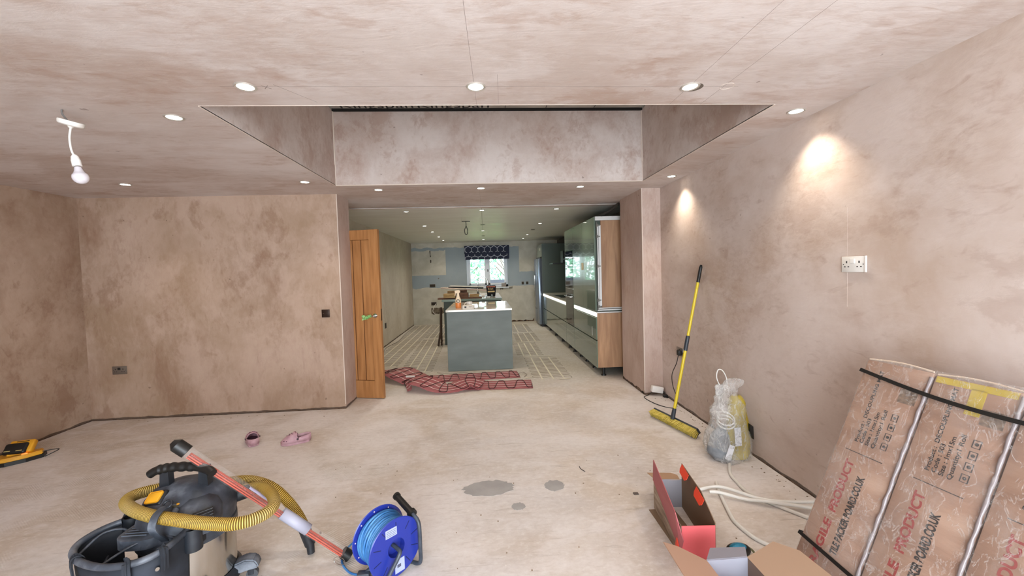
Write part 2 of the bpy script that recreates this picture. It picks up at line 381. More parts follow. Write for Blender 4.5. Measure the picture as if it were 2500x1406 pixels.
# insulation boards closing the well
FOIL = noise_mat('foil_board', ['#9b958c', '#b4aea4', '#c8c2b8'], .55, (1, 1, 1), 4, 3, .05, metal=.15)
b = nb(); box(b, WX0-.15, WX1+.15, WY0-.15, WY1+.15, ZW+.012, ZW+.13); lid = struct('ceiling_well', b, FOIL)
INK = mat('black_ink', '#1c1a18', .6)
for (tx, s) in ((-1.36, 'Kingspan'), (-.62, 'Kingspan')):
    text('lettering', s, .20, frame((tx, 4.15, ZW+.0115), (1, 0, 0), (0, -1, 0)), INK, lid)
b = nb()
for x0, x1, y in ((-.18, .16, 4.08), (.42, .62, 4.09), (.7, 1.1, 4.07)): box(b, x0, x1, y, y+.006, ZW+.0105, ZW+.0121)
for x in (-.2, .25, .66, 1.15): box(b, x, x+.006, 3.9, 4.18, ZW+.0105, ZW+.0121)
struct('board_marks', b, INK, lid)
b = nb(); box(b, WX0, WX1, WY1-.02, WY1+.1, ZW-.012, ZW+.012); struct('trim_4', b, M_DARK)
# walls
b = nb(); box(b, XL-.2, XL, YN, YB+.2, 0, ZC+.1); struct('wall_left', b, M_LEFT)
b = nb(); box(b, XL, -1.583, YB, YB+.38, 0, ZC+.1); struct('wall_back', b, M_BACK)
b = nb(); box(b, XR, XR+.2, YN, YB, 0, ZC+.1); struct('wall_right', b, M_RIGHT)
b = nb(); box(b, 1.79, XR+.2, 4.56, 5.30, 0, ZC+.1); struct('wall_pier', b, M_REVEAL)
b = nb(); box(b, KXL-.2, KXL, 4.98, YF, 0, ZC+.1); struct('wall_kitchen_left', b, M_KWALL)
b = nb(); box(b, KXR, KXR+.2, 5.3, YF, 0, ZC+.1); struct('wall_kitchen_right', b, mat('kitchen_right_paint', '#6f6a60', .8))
# reveal faces
b = nb(); box(b, -1.583, -1.581, YB, YB+.38, 0, ZC); struct('trim_5', b, M_REVEAL)
# garden door wall behind the camera
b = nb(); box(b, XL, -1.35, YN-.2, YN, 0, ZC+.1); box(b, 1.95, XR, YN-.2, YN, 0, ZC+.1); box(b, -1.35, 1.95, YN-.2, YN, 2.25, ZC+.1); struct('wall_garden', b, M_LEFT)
# far wall with the window hole
WXa, WXb, WZa, WZb = -.535, .665, 1.03, 2.12
b = nb(); box(b, KXL-.2, WXa, YF, YF+.28, 0, ZC+.1); box(b, WXb, KXR+.2, YF, YF+.28, 0, ZC+.1); box(b, WXa, WXb, YF, YF+.28, 0, WZa); box(b, WXa, WXb, YF, YF+.28, WZb, ZC+.1)
struct('wall_kitchen_far', b, M_FAR)
# pale angle beads on plaster corners, dark shrinkage gap along the wall foot
def bead(n, *bx):
    b = nb()
    for a in bx: box(b, *a)
    struct('trim_%d' % n, b, M_BEAD)
bead(6, (WX0, WX1, WY1-.008, WY1+.006, ZC-.004, ZC+.004), (WX0-.003, WX0+.004, WY0, WY1, ZC-.003, ZC+.004), (WX1-.004, WX1+.003, WY0, WY1, ZC-.003, ZC+.004), (WX0, WX1, WY0-.0025, WY0+.002, ZC-.0015, ZC+.004),
     (WX0, WX0+.010, WY1-.010, WY1, ZC, ZW-.01), (WX1-.010, WX1, WY1-.010, WY1, ZC, ZW-.01))
bead(7, (-1.587, -1.579, YB-.004, YB+.004, .05, ZC), (1.786, 1.794, 4.556, 4.564, .05, ZC))
def rag(n, p0, p1, nrm, h=.02, seed=1):
    rnd = random.Random(seed); p0, p1 = Vector(p0), Vector(p1); L = (p1-p0).length; k = int(L/.05); b = nb(); d = (p1-p0)/k; nv = Vector(nrm)
    top = []; bot = []; to = []
    for i in range(k+1):
        hh = h*rnd.uniform(.35, 1.25)*(1.8 if rnd.random() < .07 else 1); q = p0+d*i
        bot.append(b.verts.new(q+nv*.006+Vector((0, 0, .0005)))); to.append(b.verts.new(q+nv*.003+Vector((0, 0, hh)))); top.append(b.verts.new(q-nv*.01+Vector((0, 0, hh))))
    for i in range(k):
        b.faces.new((bot[i], bot[i+1], to[i+1], to[i])); b.faces.new((to[i], to[i+1], top[i+1], top[i]))
    struct('trim_%d' % n, b, MATS['foot_gap'])
noise_mat('foot_gap', ['#1b1410', '#4b392c', '#8a705b'], .95, nscale=12)
rag(8, (XR, 0, 0), (XR, 4.56, 0), (-1, 0, 0), .007, 3)
rag(9, (XL, 4.6, 0), (XL, 0, 0), (1, 0, 0), .007, 4)
rag(10, (-1.58, YB, 0), (XL, YB, 0), (0, -1, 0), .007, 5)
rag(11, (1.79, 5.3, 0), (1.79, 4.56, 0), (-1, 0, 0), .03, 6)
rag(12, (1.79, 4.56, 0), (XR, 4.56, 0), (0, -1, 0), .02, 7)
rag(13, (KXL, 5, 0), (KXL, YF, 0), (1, 0, 0), .015, 8)
rag(14, (.45, YF, 0), (1.4, YF, 0), (0, -1, 0), .05, 9)
# ragged lip where pink skim stops at the kitchen ceiling
b = nb(); rnd = random.Random(3); pts = []
for i in range(41):
    x = -2.09+i*(1.9+2.09)/40; pts.append((x, YK+.05+.05*math.sin(x*1.3)+rnd.uniform(-.02, .03) + (.06 if -.2 < x < .5 else 0)))
prism(b, pts+[(1.9, YK-.03), (-2.09, YK-.03)], 2, ZK-.004, ZK+.001); struct('trim_15', b, M_CEIL)
# shallow step in the right wall plaster above and below the white socket
b = nb(); P_ = [(XR-.0010, 2.150), (XR+.002, 2.150), (XR+.002, 2.60)]
prism(b, P_, 2, 1.21, 1.40); prism(b, P_, 2, 1.49, 1.76); struct('trim_16', b, M_RIGHT)
# ---------------------------------------------------------------- downlights
WARM = (1, .88, .72)
M_LENS = mat('lit_lens', '#ffffff', .3); M_LENS.node_tree.nodes['Principled BSDF'].inputs['Emission Color'].default_value = (1, .97, .88, 1); M_LENS.node_tree.nodes['Principled BSDF'].inputs['Emission Strength'].default_value = 14
M_UNLIT = mat('unlit_lens', '#8f908a', .2)
M_RING = mat('steel_ring', '#c9c3bb', .35, .6); M_RINGK = mat('kitchen_ring', '#5a574f', .35, .7)
def downlight(x, y, z, label, lit=True, ring=M_RING, power=14, r=.045, group=None, spill=True, tilt=0):
    t = thing('downlight', label, 'ceiling light', (x, y, z), 0, group)
    b = nb(); M = Matrix.Translation((x, y, z)) @ Matrix.Rotation(tilt, 4, 'Y')
    lathe(b, [(r*.78, -.001), (r*.82, -.004), (r, -.006), (r*1.06, -.003), (r*1.06, .002)], 32, M); obj('trim_ring', b, ring, t, 40)
    b = nb(); lathe(b, [(0, -.0035), (r*.80, -.0025), (r*.80, .001)], 32, M); obj('lens', b, M_LENS if lit else M_UNLIT, t, 40)
    if lit and spill:
        l = bpy.data.lights.new('downlight_lamp', 'SPOT'); l.energy = power; l.color = WARM; l.spot_size = math.radians(104 if ring is M_RING else 140); l.spot_blend = .95; l.shadow_soft_size = .03
        o = bpy.data.objects.new('downlight_lamp', l); C.objects.link(o); o.parent = t; o.location = (0, 0, -.02)
    return t
G1 = 'downlights in the plaster ceiling'; G2 = 'downlights in the kitchen ceiling'
downlight(-1.085, 2.02, ZC, 'round downlight in front of skylight opening, left of its row of three', group=G1)
downlight(-.016, 2.02, ZC, 'round downlight in front of skylight opening, centre of its row of three', group=G1)
t = downlight(1.05, 2.02, ZC, 'tilted round downlight half out of its hole, beside skylight opening', group=G1, tilt=-.05)
b = nb(); lathe(b, [(0, -.0008), (.047, -.0008)], 32, Matrix.Translation((1.072, 2.03, ZC))); obj('cut_hole', b, mat('hole_dark', '#6b6157', .8), t)
downlight(-1.668, 2.39, ZC, 'round downlight left of the skylight opening, nearest the bare bulb', group=G1)
downlight(-1.658, 3.997, ZC, 'round downlight by far left corner of the skylight opening', group=G1)
downlight(-3.241, 3.99, ZC, 'lone round downlight near the left back wall', group=G1)
downlight(1.86, 2.341, ZC, 'round downlight casting the larger pool of light on right wall', group=G1, power=30)
downlight(1.87, 3.983, ZC, 'round downlight casting the smaller far pool of light on right wall', group=G1, power=30)
for x, s in ((-1.085, 'left'), (-.016, 'centre'), (1.054, 'right')):
    downlight(x, 4.41, ZC, 'round downlight under bulkhead just before kitchen, %s of its row of three' % s, group=G1)
rows = {5.89: ('first', (1, 1, 1)), 7.65: ('second', (1, 0, 1)), 8.77: ('third', (1, 1, 0)), 9.97: ('fourth', (1, 0, 1)), 11.05: ('fifth', (1, 1, 1))}
for y, (nm, lits) in rows.items():
    for x, s, li in zip((-1.08, -.016, 1.054), ('left', 'middle', 'right'), lits):
        downlight(x, y, ZK, '%s kitchen ceiling downlight, %s row from the front, %s file' % ('lit' if li else 'unlit', nm, s), bool(li), M_RINGK, 28, .04, G2)

# bare bulb pendant
W = mat('white_plastic', '#e8e4de', .35); WG = mat('white_gloss', '#f1eeea', .15)
t = thing('pendant_light', 'unlit bare bulb on white flex hanging from loose tilted ceiling rose', 'light', (-2.12, 2.29, ZC))
b = nb(); tube(b, smooth_path([(-2.135, 2.28, ZC+.005), (-2.135, 2.28, 2.335), (-2.118, 2.285, 2.305)], 6), .004); obj('supply_cable', b, mat('grey_cable', '#6e6a66', .6), t, 60)
Mr = Matrix.Translation((-2.110, 2.295, 2.293)) @ Matrix.Rotation(.30, 4, 'Y') @ Matrix.Rotation(.12, 4, 'X')
b = nb(); lathe(b, [(0, .012), (.050, .012), (.052, .006), (.050, -.008), (.044, -.013), (.012, -.016), (.009, -.024), (0, -.024)], 40, Mr); obj('ceiling_rose', b, W, t, 35)
b = nb(); tube(b, smooth_path([(-2.112, 2.295, 2.272), (-2.122, 2.295, 2.22), (-2.118, 2.295, 2.16), (-2.105, 2.295, 2.125)], 8), .0048, 12); obj('flex', b, W, t, 60)
Mb = Matrix.Translation((-2.105, 2.295, 2.13)) @ Matrix.Rotation(-.20, 4, 'Y')
b = nb(); lathe(b, [(0, .004), (.008, .002), (.016, -.010), (.018, -.026), (.0192, -.027), (.0192, -.058), (.017, -.059), (0, -.059)], 32, Mb); obj('lamp_holder', b, WG, t, 35)
b = nb(); lathe(b, [(.012, -.055), (.012, -.066)], 24, Mb); obj('bayonet_cap', b, mat('dull_metal', '#6d655c', .4, .8), t, 40)
BULB = mat('bulb_glass', '#ded9e0', .12, 0, Coat_Weight=.6)
prof = [(.013, -.063), (.015, -.068), (.019, -.085), (.027, -.099)] + [(.034*math.cos(a), -.117-.034*math.sin(a)) for a in [(-.45+i*(PI/2+.45)/10) for i in range(11)]]
b = nb(); lathe(b, prof, 36, Mb); obj('bulb', b, BULB, t, 80)
# patched round hole and pencil lines on ceiling
PEN = mat('pencil', '#8d7f77', .8)
b = nb()
for a, c in (((-.08, .3), (-.016, 2.24)), ((.085, 1.9), (.10, 2.22)), ((1.045, .4), (1.045, 2.24)), ((1.25, .4), (1.22, 2.24)), ((-1.2, 2.02), (1.3, 2.02)), ((-.95, 2.0), (-.83, 2.2)), ((-.03, 4.2), (-.03, 5.6))):
    ribbon(b, [(a[0], a[1], ZC-.0004), (c[0], c[1], ZC-.0004)], .0013, (0, 0, 1), .0004)
ribbon(b, [(-1.01, 2.01, ZC-.0006), (-.98, 2.045, ZC-.0006)], .003, th=.0004); ribbon(b, [(-1.01, 2.045, ZC-.0006), (-.98, 2.01, ZC-.0006)], .003, th=.0004)
struct('ceiling_pencil_marks', b, PEN)
b = nb(); ribbon(b, [(-.02, 5.65, ZK-.005), (-.02, 9.9, ZK-.005)], .003, th=.0004); struct('ceiling_pencil_line', b, mat('pencil2', '#5f5b52', .8))
b = nb(); tube(b, [(1.239+.034*math.cos(i*.2), 2.016+.034*math.sin(i*.2), ZC-.0004) for i in range(30)], .0012, 5); struct('ceiling_patched_hole', b, M_BEAD)
# hanging cable from kitchen ceiling
t = thing('hanging_cable', 'dark looped cable hanging from a hole in the kitchen ceiling', 'cable', (-.302, 7.107, ZK))
b = nb(); tube(b, smooth_path([(-.302, 7.1, ZK), (-.30, 7.1, 2.27), (-.325, 7.1, 2.20), (-.318, 7.1, 2.13), (-.29, 7.1, 2.12), (-.275, 7.1, 2.18), (-.298, 7.1, 2.27)], 8), .006); obj('cable', b, mat('dark_cable', '#2d2b28', .6), t, 60)
b = nb(); box(b, -.37, -.23, 7.09, 7.11, ZK-.012, ZK-.004); obj('tie_bar', b, mat('dark_cable', '#2d2b28', .6), t)

# ---------------------------------------------------------------- oak door
OAK = noise_mat('oak', ['#96653a', '#aa7646', '#b68353'], .42, (9, 9, .8), 3, 5, .04)
OAKD = mat('oak_groove', '#6b3f18', .6)
t = thing('door_1', '', '', (-1.98, 5.07, 0), math.atan2(-.091, .364)); del t['label'], t['category']; t['kind'] = 'structure'
Wd = WORLD[t.name]; L = .765; TH = .042
def dbox(b, x0, x1, y0, y1, z0, z1, bev=0): box(b, x0, x1, y0, y1, z0, z1, bev, 1, Wd)
b = nb(); dbox(b, 0, .105, 0, TH, .008, 2.0, .0015); dbox(b, L-.112, L, 0, TH, .008, 2.0, .0015); dbox(b, .105, L-.112, 0, TH, 1.885, 2.0, .0015); dbox(b, .105, L-.112, 0, TH, .008, .215, .0015)
obj('door_frame', b, OAK, t)
b = nb(); pw = (L-.112-.105)/5
for i in range(5): dbox(b, (.105+i*pw+.006), .105+(i+1)*pw-.006, .009, TH-.009, .219, 1.881, .002)
obj('door_panel', b, OAK, t)
b = nb(); dbox(b, .105, L-.112, .014, TH-.014, .21, 1.89); obj('panel_groove', b, OAKD, t)
b = nb(); dbox(b, L-.0005, L+.001, .012, .03, .93, 1.07); obj('latch_plate', b, mat('dark_steel', '#3c3732', .4, .8), t)
CHR = mat('chrome', '#c8c8c6', .12, 1)
b = nb(); cyl(b, Wd @ Vector((L-.065, -.008, .99)), Wd @ Vector((L-.065, .004, .99)), .026); cyl(b, Wd @ Vector((L-.065, -.045, .99)), Wd @ Vector((L-.065, 0, .99)), .009)
tube(b, [Wd @ Vector(p) for p in ((L-.065, -.045, .99), (L-.085, -.05, .99), (L-.19, -.05, .985))], .008); obj('door_handle', b, CHR, t, 40)
b = nb(); rnd = random.Random(2)
tube(b, smooth_path([Wd @ Vector(p) for p in ((L-.09, -.05, .995), (L-.12, -.056, .985), (L-.15, -.05, .975), (L-.185, -.052, .985), (L-.205, -.05, .99))], 6), .017, 12, rfun=lambda i: [.7, 1.1, .8, 1.15, .95, 1.2, .8][i % 7]*(1 if i < 20 else .6))
for k in range(4): ribbon(b, [Wd @ Vector((L-.13-.02*k, -.05, .975)), Wd @ Vector((L-.14-.02*k, -.06, .955-.004*k))], .014, (0, 1, 0), .002)
tag(obj('protective_wrap', b, noise_mat('green_wrap', ['#4e8a3f', '#7fb667', '#b9d7a0'], .5, (1, 1, 1), 60, 2, 0), smooth=50), 'crumpled green film wrapped round the oak door handle', 'wrap')

# ---------------------------------------------------------------- kitchen window
UP = mat('window_frame_white', '#e6ebf2', .35)
t = bpy.data.objects.new('window_1', None); C.objects.link(t); t['kind'] = 'structure'; WORLD[t.name] = Matrix.Identity(4)
yf = YF+.13
b = nb()
for a in ((WXa, WXb, WZa, WZa+.07), (WXa, WXb, WZb-.06, WZb), (WXa, WXa+.07, WZa, WZb), (WXb-.06, WXb, WZa, WZb), (.035, .10, WZa, WZb)): box(b, a[0], a[1], yf, yf+.07, a[2], a[3], .004, 1)
obj('window_frame', b, UP, t)
for (x0, x1, zz) in ((WXa+.07, .035, WZa+.07), (.10, WXb-.06, WZa+.26)):
    b = nb(); 
    for a in ((x0, x1, WZa+.07, WZa+.12), (x0, x1, WZb-.1, WZb-.06), (x0, x0+.045, WZa+.07, WZb-.06), (x1-.045, x1, WZa+.07, WZb-.06), (x0, x1, 1.56, 1.575)): box(b, a[0], a[1], yf-.015, yf+.05, a[2], a[3], .003, 1)
    obj('sash', b, UP, t)
b = nb(); box(b, .10, WXb-.06, yf-.01, yf+.02, WZa+.1, WZa+.21); obj('lower_panel', b, mat('film_blue', '#b9cdee', .6), t)
gm = mat('window_glass', '#ffffff', .0); gm.node_tree.nodes['Principled BSDF'].inputs['Transmission Weight'].default_value = 1; gm.node_tree.nodes['Principled BSDF'].inputs['IOR'].default_value = 1.05
b = nb(); box(b, WXa+.07, WXb-.06, yf+.03, yf+.034, WZa+.07, WZb-.06); obj('pane', b, gm, t)
b = nb(); cyl(b, (.085, yf-.02, 1.55), (.085, yf-.02, 1.48), .012); obj('window_handle', b, mat('dark_steel', '#3c3732', .4, .8), t)
b = nb(); box(b, WXa-.02, WXb+.02, YF-.03, yf, WZa-.03, WZa, .004); obj('window_sill', b, UP, t)
b = nb(); box(b, .47, .60, YF-.02, YF+.05, 1.03, 1.13, .004); tag(obj('small_box', b, mat('sill_box', '#8e8680', .7)), 'small grey box standing on the window sill right end', 'box')

# trees and hedge outside the window
LEAF = noise_mat('leaves', ['#35684a', '#5f9d76', '#a6d3bb'], .5, (1, 1, 1), 2, 3, 0)
LEAF.node_tree.nodes['Principled BSDF'].inputs['Transmission Weight'].default_value = 0
BARK = mat('bark', '#5a4a3a', .9)
def tree(x, y, h, rad, seed, label):
    t = thing('garden_tree', label, 'tree', (x, y, 0), 0, 'trees outside the window'); rnd = random.Random(seed)
    b = nb(); tube(b, smooth_path([(x, y, 0), (x+.1, y, h*.3), (x-.05, y, h*.7)], 5), .09, 8, rfun=lambda i: 1-.06*i)
    for k in range(7):
        a = rnd.uniform(0, 6.28); z = h*rnd.uniform(.25, .6); tube(b, [(x, y, z), (x+rad*.5*math.cos(a), y+rad*.5*math.sin(a), z+rad*.5), (x+rad*.8*math.cos(a), y+rad*.8*math.sin(a), z+rad*.7)], .025, 5)
    obj('trunk', b, BARK, t, 60)
    b = nb()
    for k in range(1500):
        v = Vector((rnd.gauss(0, 1), rnd.gauss(0, 1), rnd.gauss(0, 1))).normalized()*rad*rnd.uniform(.35, 1)**.5
        c0 = Vector((x, y, h*.62))+Vector((v.x, v.y, v.z*1.25)); s = rnd.uniform(.05, .11)
        if math.sin(c0.x*3+seed)*math.sin(c0.z*4+seed*2) > .35: continue
        u = Vector((rnd.gauss(0, 1), rnd.gauss(0, 1), rnd.gauss(0, 1))).normalized(); q = u.orthogonal().normalized()
        b.faces.new([b.verts.new(c0+u*s), b.verts.new(c0+q*s*.5), b.verts.new(c0-u*s), b.verts.new(c0-q*s*.5)])
    o = obj('foliage', b, LEAF, t); o['kind'] = 'stuff'
tree(-1.0, 15.7, 3.4, 1.3, 1, 'leafy green tree seen through the left half of kitchen window')
tree(1.05, 19.2, 3.6, 1.3, 2, 'leafy green tree seen through the right half of kitchen window')
b = nb(); box(b, -30, 30, YF+.3, 60, -.2, -.02); struct('ground', b, noise_mat('grass_ground', ['#5f8a45', '#86ab62'], .9, nscale=2))

# roman blind with white lattice
NAVY = mat('navy_cloth', '#2a3046', .85); LAT = mat('white_lattice', '#c6cad6', .8)
t = thing('roman_blind', 'navy roman blind with white hexagon lattice over kitchen window', 'blind', (.07, 11.86, 1.83))
bx0, bx1, bz0, bz1, byy = -.575, .715, 1.835, 2.235, 11.88
b = nb(); box(b, bx0, bx1, byy-.02, YF-.002, 2.0, bz1, .006); box(b, bx0+.01, bx1-.005, byy-.04, YF-.03, bz0, 2.04, .015); obj('cloth', b, NAVY, t)
b = nb()
def lat(x0, z0, x1, z1):
    if min(x0, x1) < bx0 or max(x0, x1) > bx1: return
    y = byy-.023 if min(z0, z1) > 1.99 else byy-.043
    ribbon(b, [(x0, y, z0), (x1, y, z1)], .014, (0, 1, 0), .002)
pw = .185; 
for i in range(-1, 8):
    x = bx0+.02+i*pw
    if bx0 < x: pass
    zc = 2.12
    lat(x, zc-.045, x, zc+.045)
    lat(x, zc+.045, x+pw/2, zc+.105); lat(x+pw/2, zc+.105, x+pw, zc+.045); lat(x, zc-.045, x+pw/2, zc-.105); lat(x+pw/2, zc-.105, x+pw, zc-.045)
    lat(x+pw/2, 1.93, x+pw/2, 1.985); lat(x+pw/2, zc-.105, x+pw/2, 1.995) if False else None
    lat(x+pw*0, 1.845, x+pw*0, 1.905); lat(x, 1.905, x+pw/2, 1.94); lat(x+pw/2, 1.94, x+pw, 1.905)
obj('lattice_pattern', b, LAT, t)

# ---------------------------------------------------------------- sockets
def plate(kind, M, label, col, m2, double=True, group=None, cat='socket', name='wall_socket'):
    """M maps local x right, y up, z out of the wall; origin at the plate centre"""
    t = thing(name, label, cat, M.translation, 0, group)
    wd = .146 if double else .086
    b = nb(); box(b, -wd/2, wd/2, -.043, .043, 0, .009, .003, 2, M); obj('face_plate', b, col, t, 35)
    if kind == 'socket':
        for cx in ((-.040, .036) if double else (0,)):
            b = nb(); box(b, cx-.004, cx+.004, .006, .018, .0085, .0095, M=M)
            for s in (-1, 1): box(b, cx+s*.011-.0045, cx+s*.011+.0045, -.0165, -.0105, .0085, .0095, M=M)
            obj('outlet_holes', b, m2, t)
        b = nb(); box(b, -.016, .012, .004, .030, .008, .014, .002, 1, M); obj('rocker_switch', b, col if kind == 'socket' and col is not STEEL else m2, t)
        for s in (-1, 1):
            b = nb(); cyl(b, M @ Vector((s*.060, 0, .008)), M @ Vector((s*.060, 0, .0098)), .003, n=12); obj('screw', b, m2, t)
    else:
        for s in (-1, 1):
            b = nb(); cyl(b, M @ Vector((s*.02, .0, .009)), M @ Vector((s*.02, 0, .022)), .004, n=10); obj('toggle', b, CHR, t)
    return t
STEEL = mat('brushed_steel', '#8e857c', .35, .7); BLK = mat('black_plastic', '#141312', .45); BRZ = mat('dark_bronze', '#3a2b23', .35, .6)
MRW = lambda y, z: frame((XR, y, z), (0, -1, 0), (0, 0, 1))
MBW = lambda x, z: frame((x, YB, z), (1, 0, 0), (0, 0, 1))
ws = plate('socket', MRW(2.105, 1.446), 'white double socket on right wall, switch raised between its outlets', W, mat('hole_grey', '#3d3a3a', .6))
b = nb(); box(b, XR-.0125, XR-.004, 2.028, 2.034, 1.403, 1.489); obj('plate_edge', b, WG, ws)
plate('socket', MBW(-3.913, .533), 'small steel double socket low on the left back wall', STEEL, BLK)
plate('switch', MBW(-1.752, 1.063), 'dark bronze light switch near corner of left back wall', BRZ, BLK, False, cat='light switch', name='light_switch')
sk = plate('socket', MRW(4.12, .575), 'steel double socket behind the broom with black plug in it', STEEL, BLK)
t = thing('power_cord', 'black plug and cord running down to white adaptor by pier', 'cord', (1.97, 4.1, .55))
b = nb(); box(b, XR-.05, XR-.010, 4.06, 4.11, .545, .60, .008); obj('plug', b, BLK, t, 40)
b = nb(); tube(b, smooth_path([(1.965, 4.085, .55), (1.95, 4.10, .46), (1.935, 4.17, .33), (1.955, 4.2, .2), (1.96, 4.12, .08), (1.90, 4.06, .008), (1.78, 4.2, .006), (1.74, 4.45, .006), (1.83, 4.53, .01), (1.875, 4.52, .05)], 10), .004, 8); obj('cable', b, BLK, t, 60)
t = thing('adaptor_box', 'white adaptor box resting against the foot of pier', 'adaptor', (1.93, 4.5, 0))
b = nb(); box(b, -.075, .055, -.03, .03, -.035, .035, .006, 2, Matrix.Translation((1.925, 4.515, .07)) @ Matrix.Rotation(.2, 4, 'Y')); obj('case', b, WG, t, 40)
b = nb(); tube(b, smooth_path([(1.98, 4.52, .06), (1.99, 4.48, .03), (1.975, 4.44, .006), (1.99, 4.40, .006)], 6), .007); box(b, 1.955, 2.0, 4.42, 4.46, .0, .03, .006); obj('dark_plug', b, BLK, t, 60)
# back boxes and holes of the kitchen
def hole(name, label, M, wd, ht, cat='wall box', m=None):
    t = thing(name, label, cat, M.translation)
    b = nb(); box(b, -wd/2, wd/2, -ht/2, ht/2, 0, .004, M=M); obj('recess', b, m or mat('recess_dark', '#3b332b', .9), t)
    b = nb(); 
    for s in (-1, 1): box(b, s*wd/2-.004, s*wd/2+.004, -ht/2, ht/2, 0, .007, M=M)
    box(b, -wd/2, wd/2, ht/2-.004, ht/2+.004, 0, .007, M=M); obj('rim', b, mat('galvanised', '#8f8a80', .4, .6), t)
    return t
MFW = lambda x, z: frame((x, YF, z), (1, 0, 0), (0, 0, 1))
hole('back_box', 'open back box in far kitchen wall left of window', MFW(-1.52, 1.12), .16, .09)
t = hole('back_box', 'lower back box in far wall with white cable hanging out', MFW(-1.50, .60), .15, .09)
b = nb(); tube(b, smooth_path([(-1.44, YF-.01, .6), (-1.50, YF-.05, .5), (-1.53, YF-.04, .38), (-1.46, YF-.03, .3)], 6), .008); obj('white_cable', b, W, t, 60)
b = nb(); rnd = random.Random(5); poly = [(-1.58+i*.05, .47+rnd.uniform(-.015, .015)) for i in range(14)] + [(-.93-i*.05, .31+rnd.uniform(-.02, .02)) for i in range(14)]
prism(b, poly, 1, YF-.004, YF-.001); struct('wall_chase', b, noise_mat('chase', ['#3d342b', '#6d6153', '#8e8272'], .95, nscale=14))
hole('back_box', 'left one of two back boxes beside the fridge', MFW(1.09, 1.12), .07, .08); hole('back_box', 'right one of two back boxes beside the fridge', MFW(1.22, 1.12), .07, .08)
hole('back_box', 'dark back box low on left kitchen wall', frame((KXL, 8.6, .42), (0, 1, 0), (0, 0, 1)), .13, .11)
b = nb(); prism(b, [(-1.575, 2.12), (-1.545, 2.13), (-1.55, 2.0), (-1.53, 1.97), (-1.56, 1.93)], 1, YF-.004, YF-.001); prism(b, [(-1.56, 1.87), (-1.53, 1.86), (-1.53, 1.79), (-1.56, 1.77)], 1, YF-.004, YF-.001); struct('wall_hole', b, MATS['recess_dark'])
b = nb()
for x, z in ((.75, 1.0), (.48, .985)): prism(b, [(x-.07, z+.02), (x+.05, z+.03), (x+.02, z-.05), (x-.01, z-.01), (x-.04, z-.06)], 1, YF-.006, YF-.001)
struct('wall_chips', b, mat('chip', '#7d776c', .9))

# ---------------------------------------------------------------- island and rear counter
GREY = noise_mat('island_grey', ['#606863', '#68716c', '#717a76'], .5, (1, 1, 3), 2, 4, 0)
GRN = noise_mat('gloss_green', ['#5f6f62', '#6c7c6e'], .18, (1, 1, 1), .7, 2, 0, coat=.5); GRN.node_tree.nodes['Principled BSDF'].inputs['Coat Weight'].default_value = .6
QUARTZ = mat('quartz', '#d3cfc2', .05); DKG = mat('dark_green_side', '#3c463c', .5)
t = thing('kitchen_island', 'grey kitchen island with pale glossy worktop facing the room', 'island', (-.1, 6.1, 0))
b = nb(); box(b, -.590, .375, 6.10, 6.12, .004, .885, .001); obj('end_panel', b, GREY, t)
b = nb(); box(b, -.575, .36, 6.12, 7.62, .004, .885); obj('carcass', b, DKG, t)
b = nb()
for i in range(3):
    for (z0, z1) in ((.13, .49), (.50, .87)): box(b, .36, .377, 6.125+i*.5, 6.12+(i+1)*.5-.005, z0, z1, .001)
obj('drawer_front', b, GRN, t)
b = nb(); box(b, -.60, .385, 6.085, 7.66, .887, .917, .002); obj('worktop', b, QUARTZ, t)
t = thing('sink_unit', 'dark green sink unit behind the island with pale worktop', 'counter', (-.3, 8.4, 0))
b = nb(); box(b, -.86, .31, 8.42, 10.6, .0, .885); obj('carcass', b, DKG, t)
b = nb(); box(b, -.90, .33, 8.40, 10.66, .885, .93, .003); obj('worktop', b, mat('sage_stone', '#8a9a90', .12), t)
b = nb(); box(b, -.895, .325, 8.405, 10.655, .9305, .932); obj('worktop_surface', b, QUARTZ, t)
b = nb(); box(b, -.2, .12, 9.0, 9.35, .9321, .934); obj('sink_bowl', b, mat('sink_dark', '#39423f', .3, .5), t)
t = thing('tap', 'tall curved chrome swan neck tap at the sink', 'tap', (-.178, 9.40, .932))
b = nb(); cyl(b, (-.178, 9.4, .932), (-.178, 9.4, 1.02), .03, .017)
ppx = [(-.178, 9.4, 1.0), (-.178, 9.4, 1.22)] + [(-.178+.115-.115*math.cos(a), 9.4, 1.24+.12*math.sin(a)) for a in [i*PI/10 for i in range(1, 10)]] + [(.052, 9.4, 1.20), (.05, 9.4, 1.15)]
tube(b, ppx, .014, 12); obj('spout', b, CHR, t, 60)
b = nb(); tube(b, [(-.178, 9.4, .98), (-.11, 9.38, .99)], .01); obj('lever', b, CHR, t, 60)
# timber trestle leg leaning beside the island
t = thing('bar_stool', 'dark wooden stool leg showing left of the island', 'stool', (-.95, 8.4, 0))
WD = noise_mat('dark_wood', ['#2f2118', '#4a3526'], .6, (8, 8, 1), 2)
b = nb(); tube(b, [(-.91, 8.3, .78), (-.93, 8.3, .3), (-.985, 8.3, 0)], .022, 6); tube(b, [(-.91, 8.38, .78), (-.93, 8.4, 0)], .02, 6); obj('leg', b, WD, t)
b = nb(); tube(b, [(-.93, 8.3, .08), (-.905, 8.36, .1)], .014, 6); obj('rung', b, WD, t)

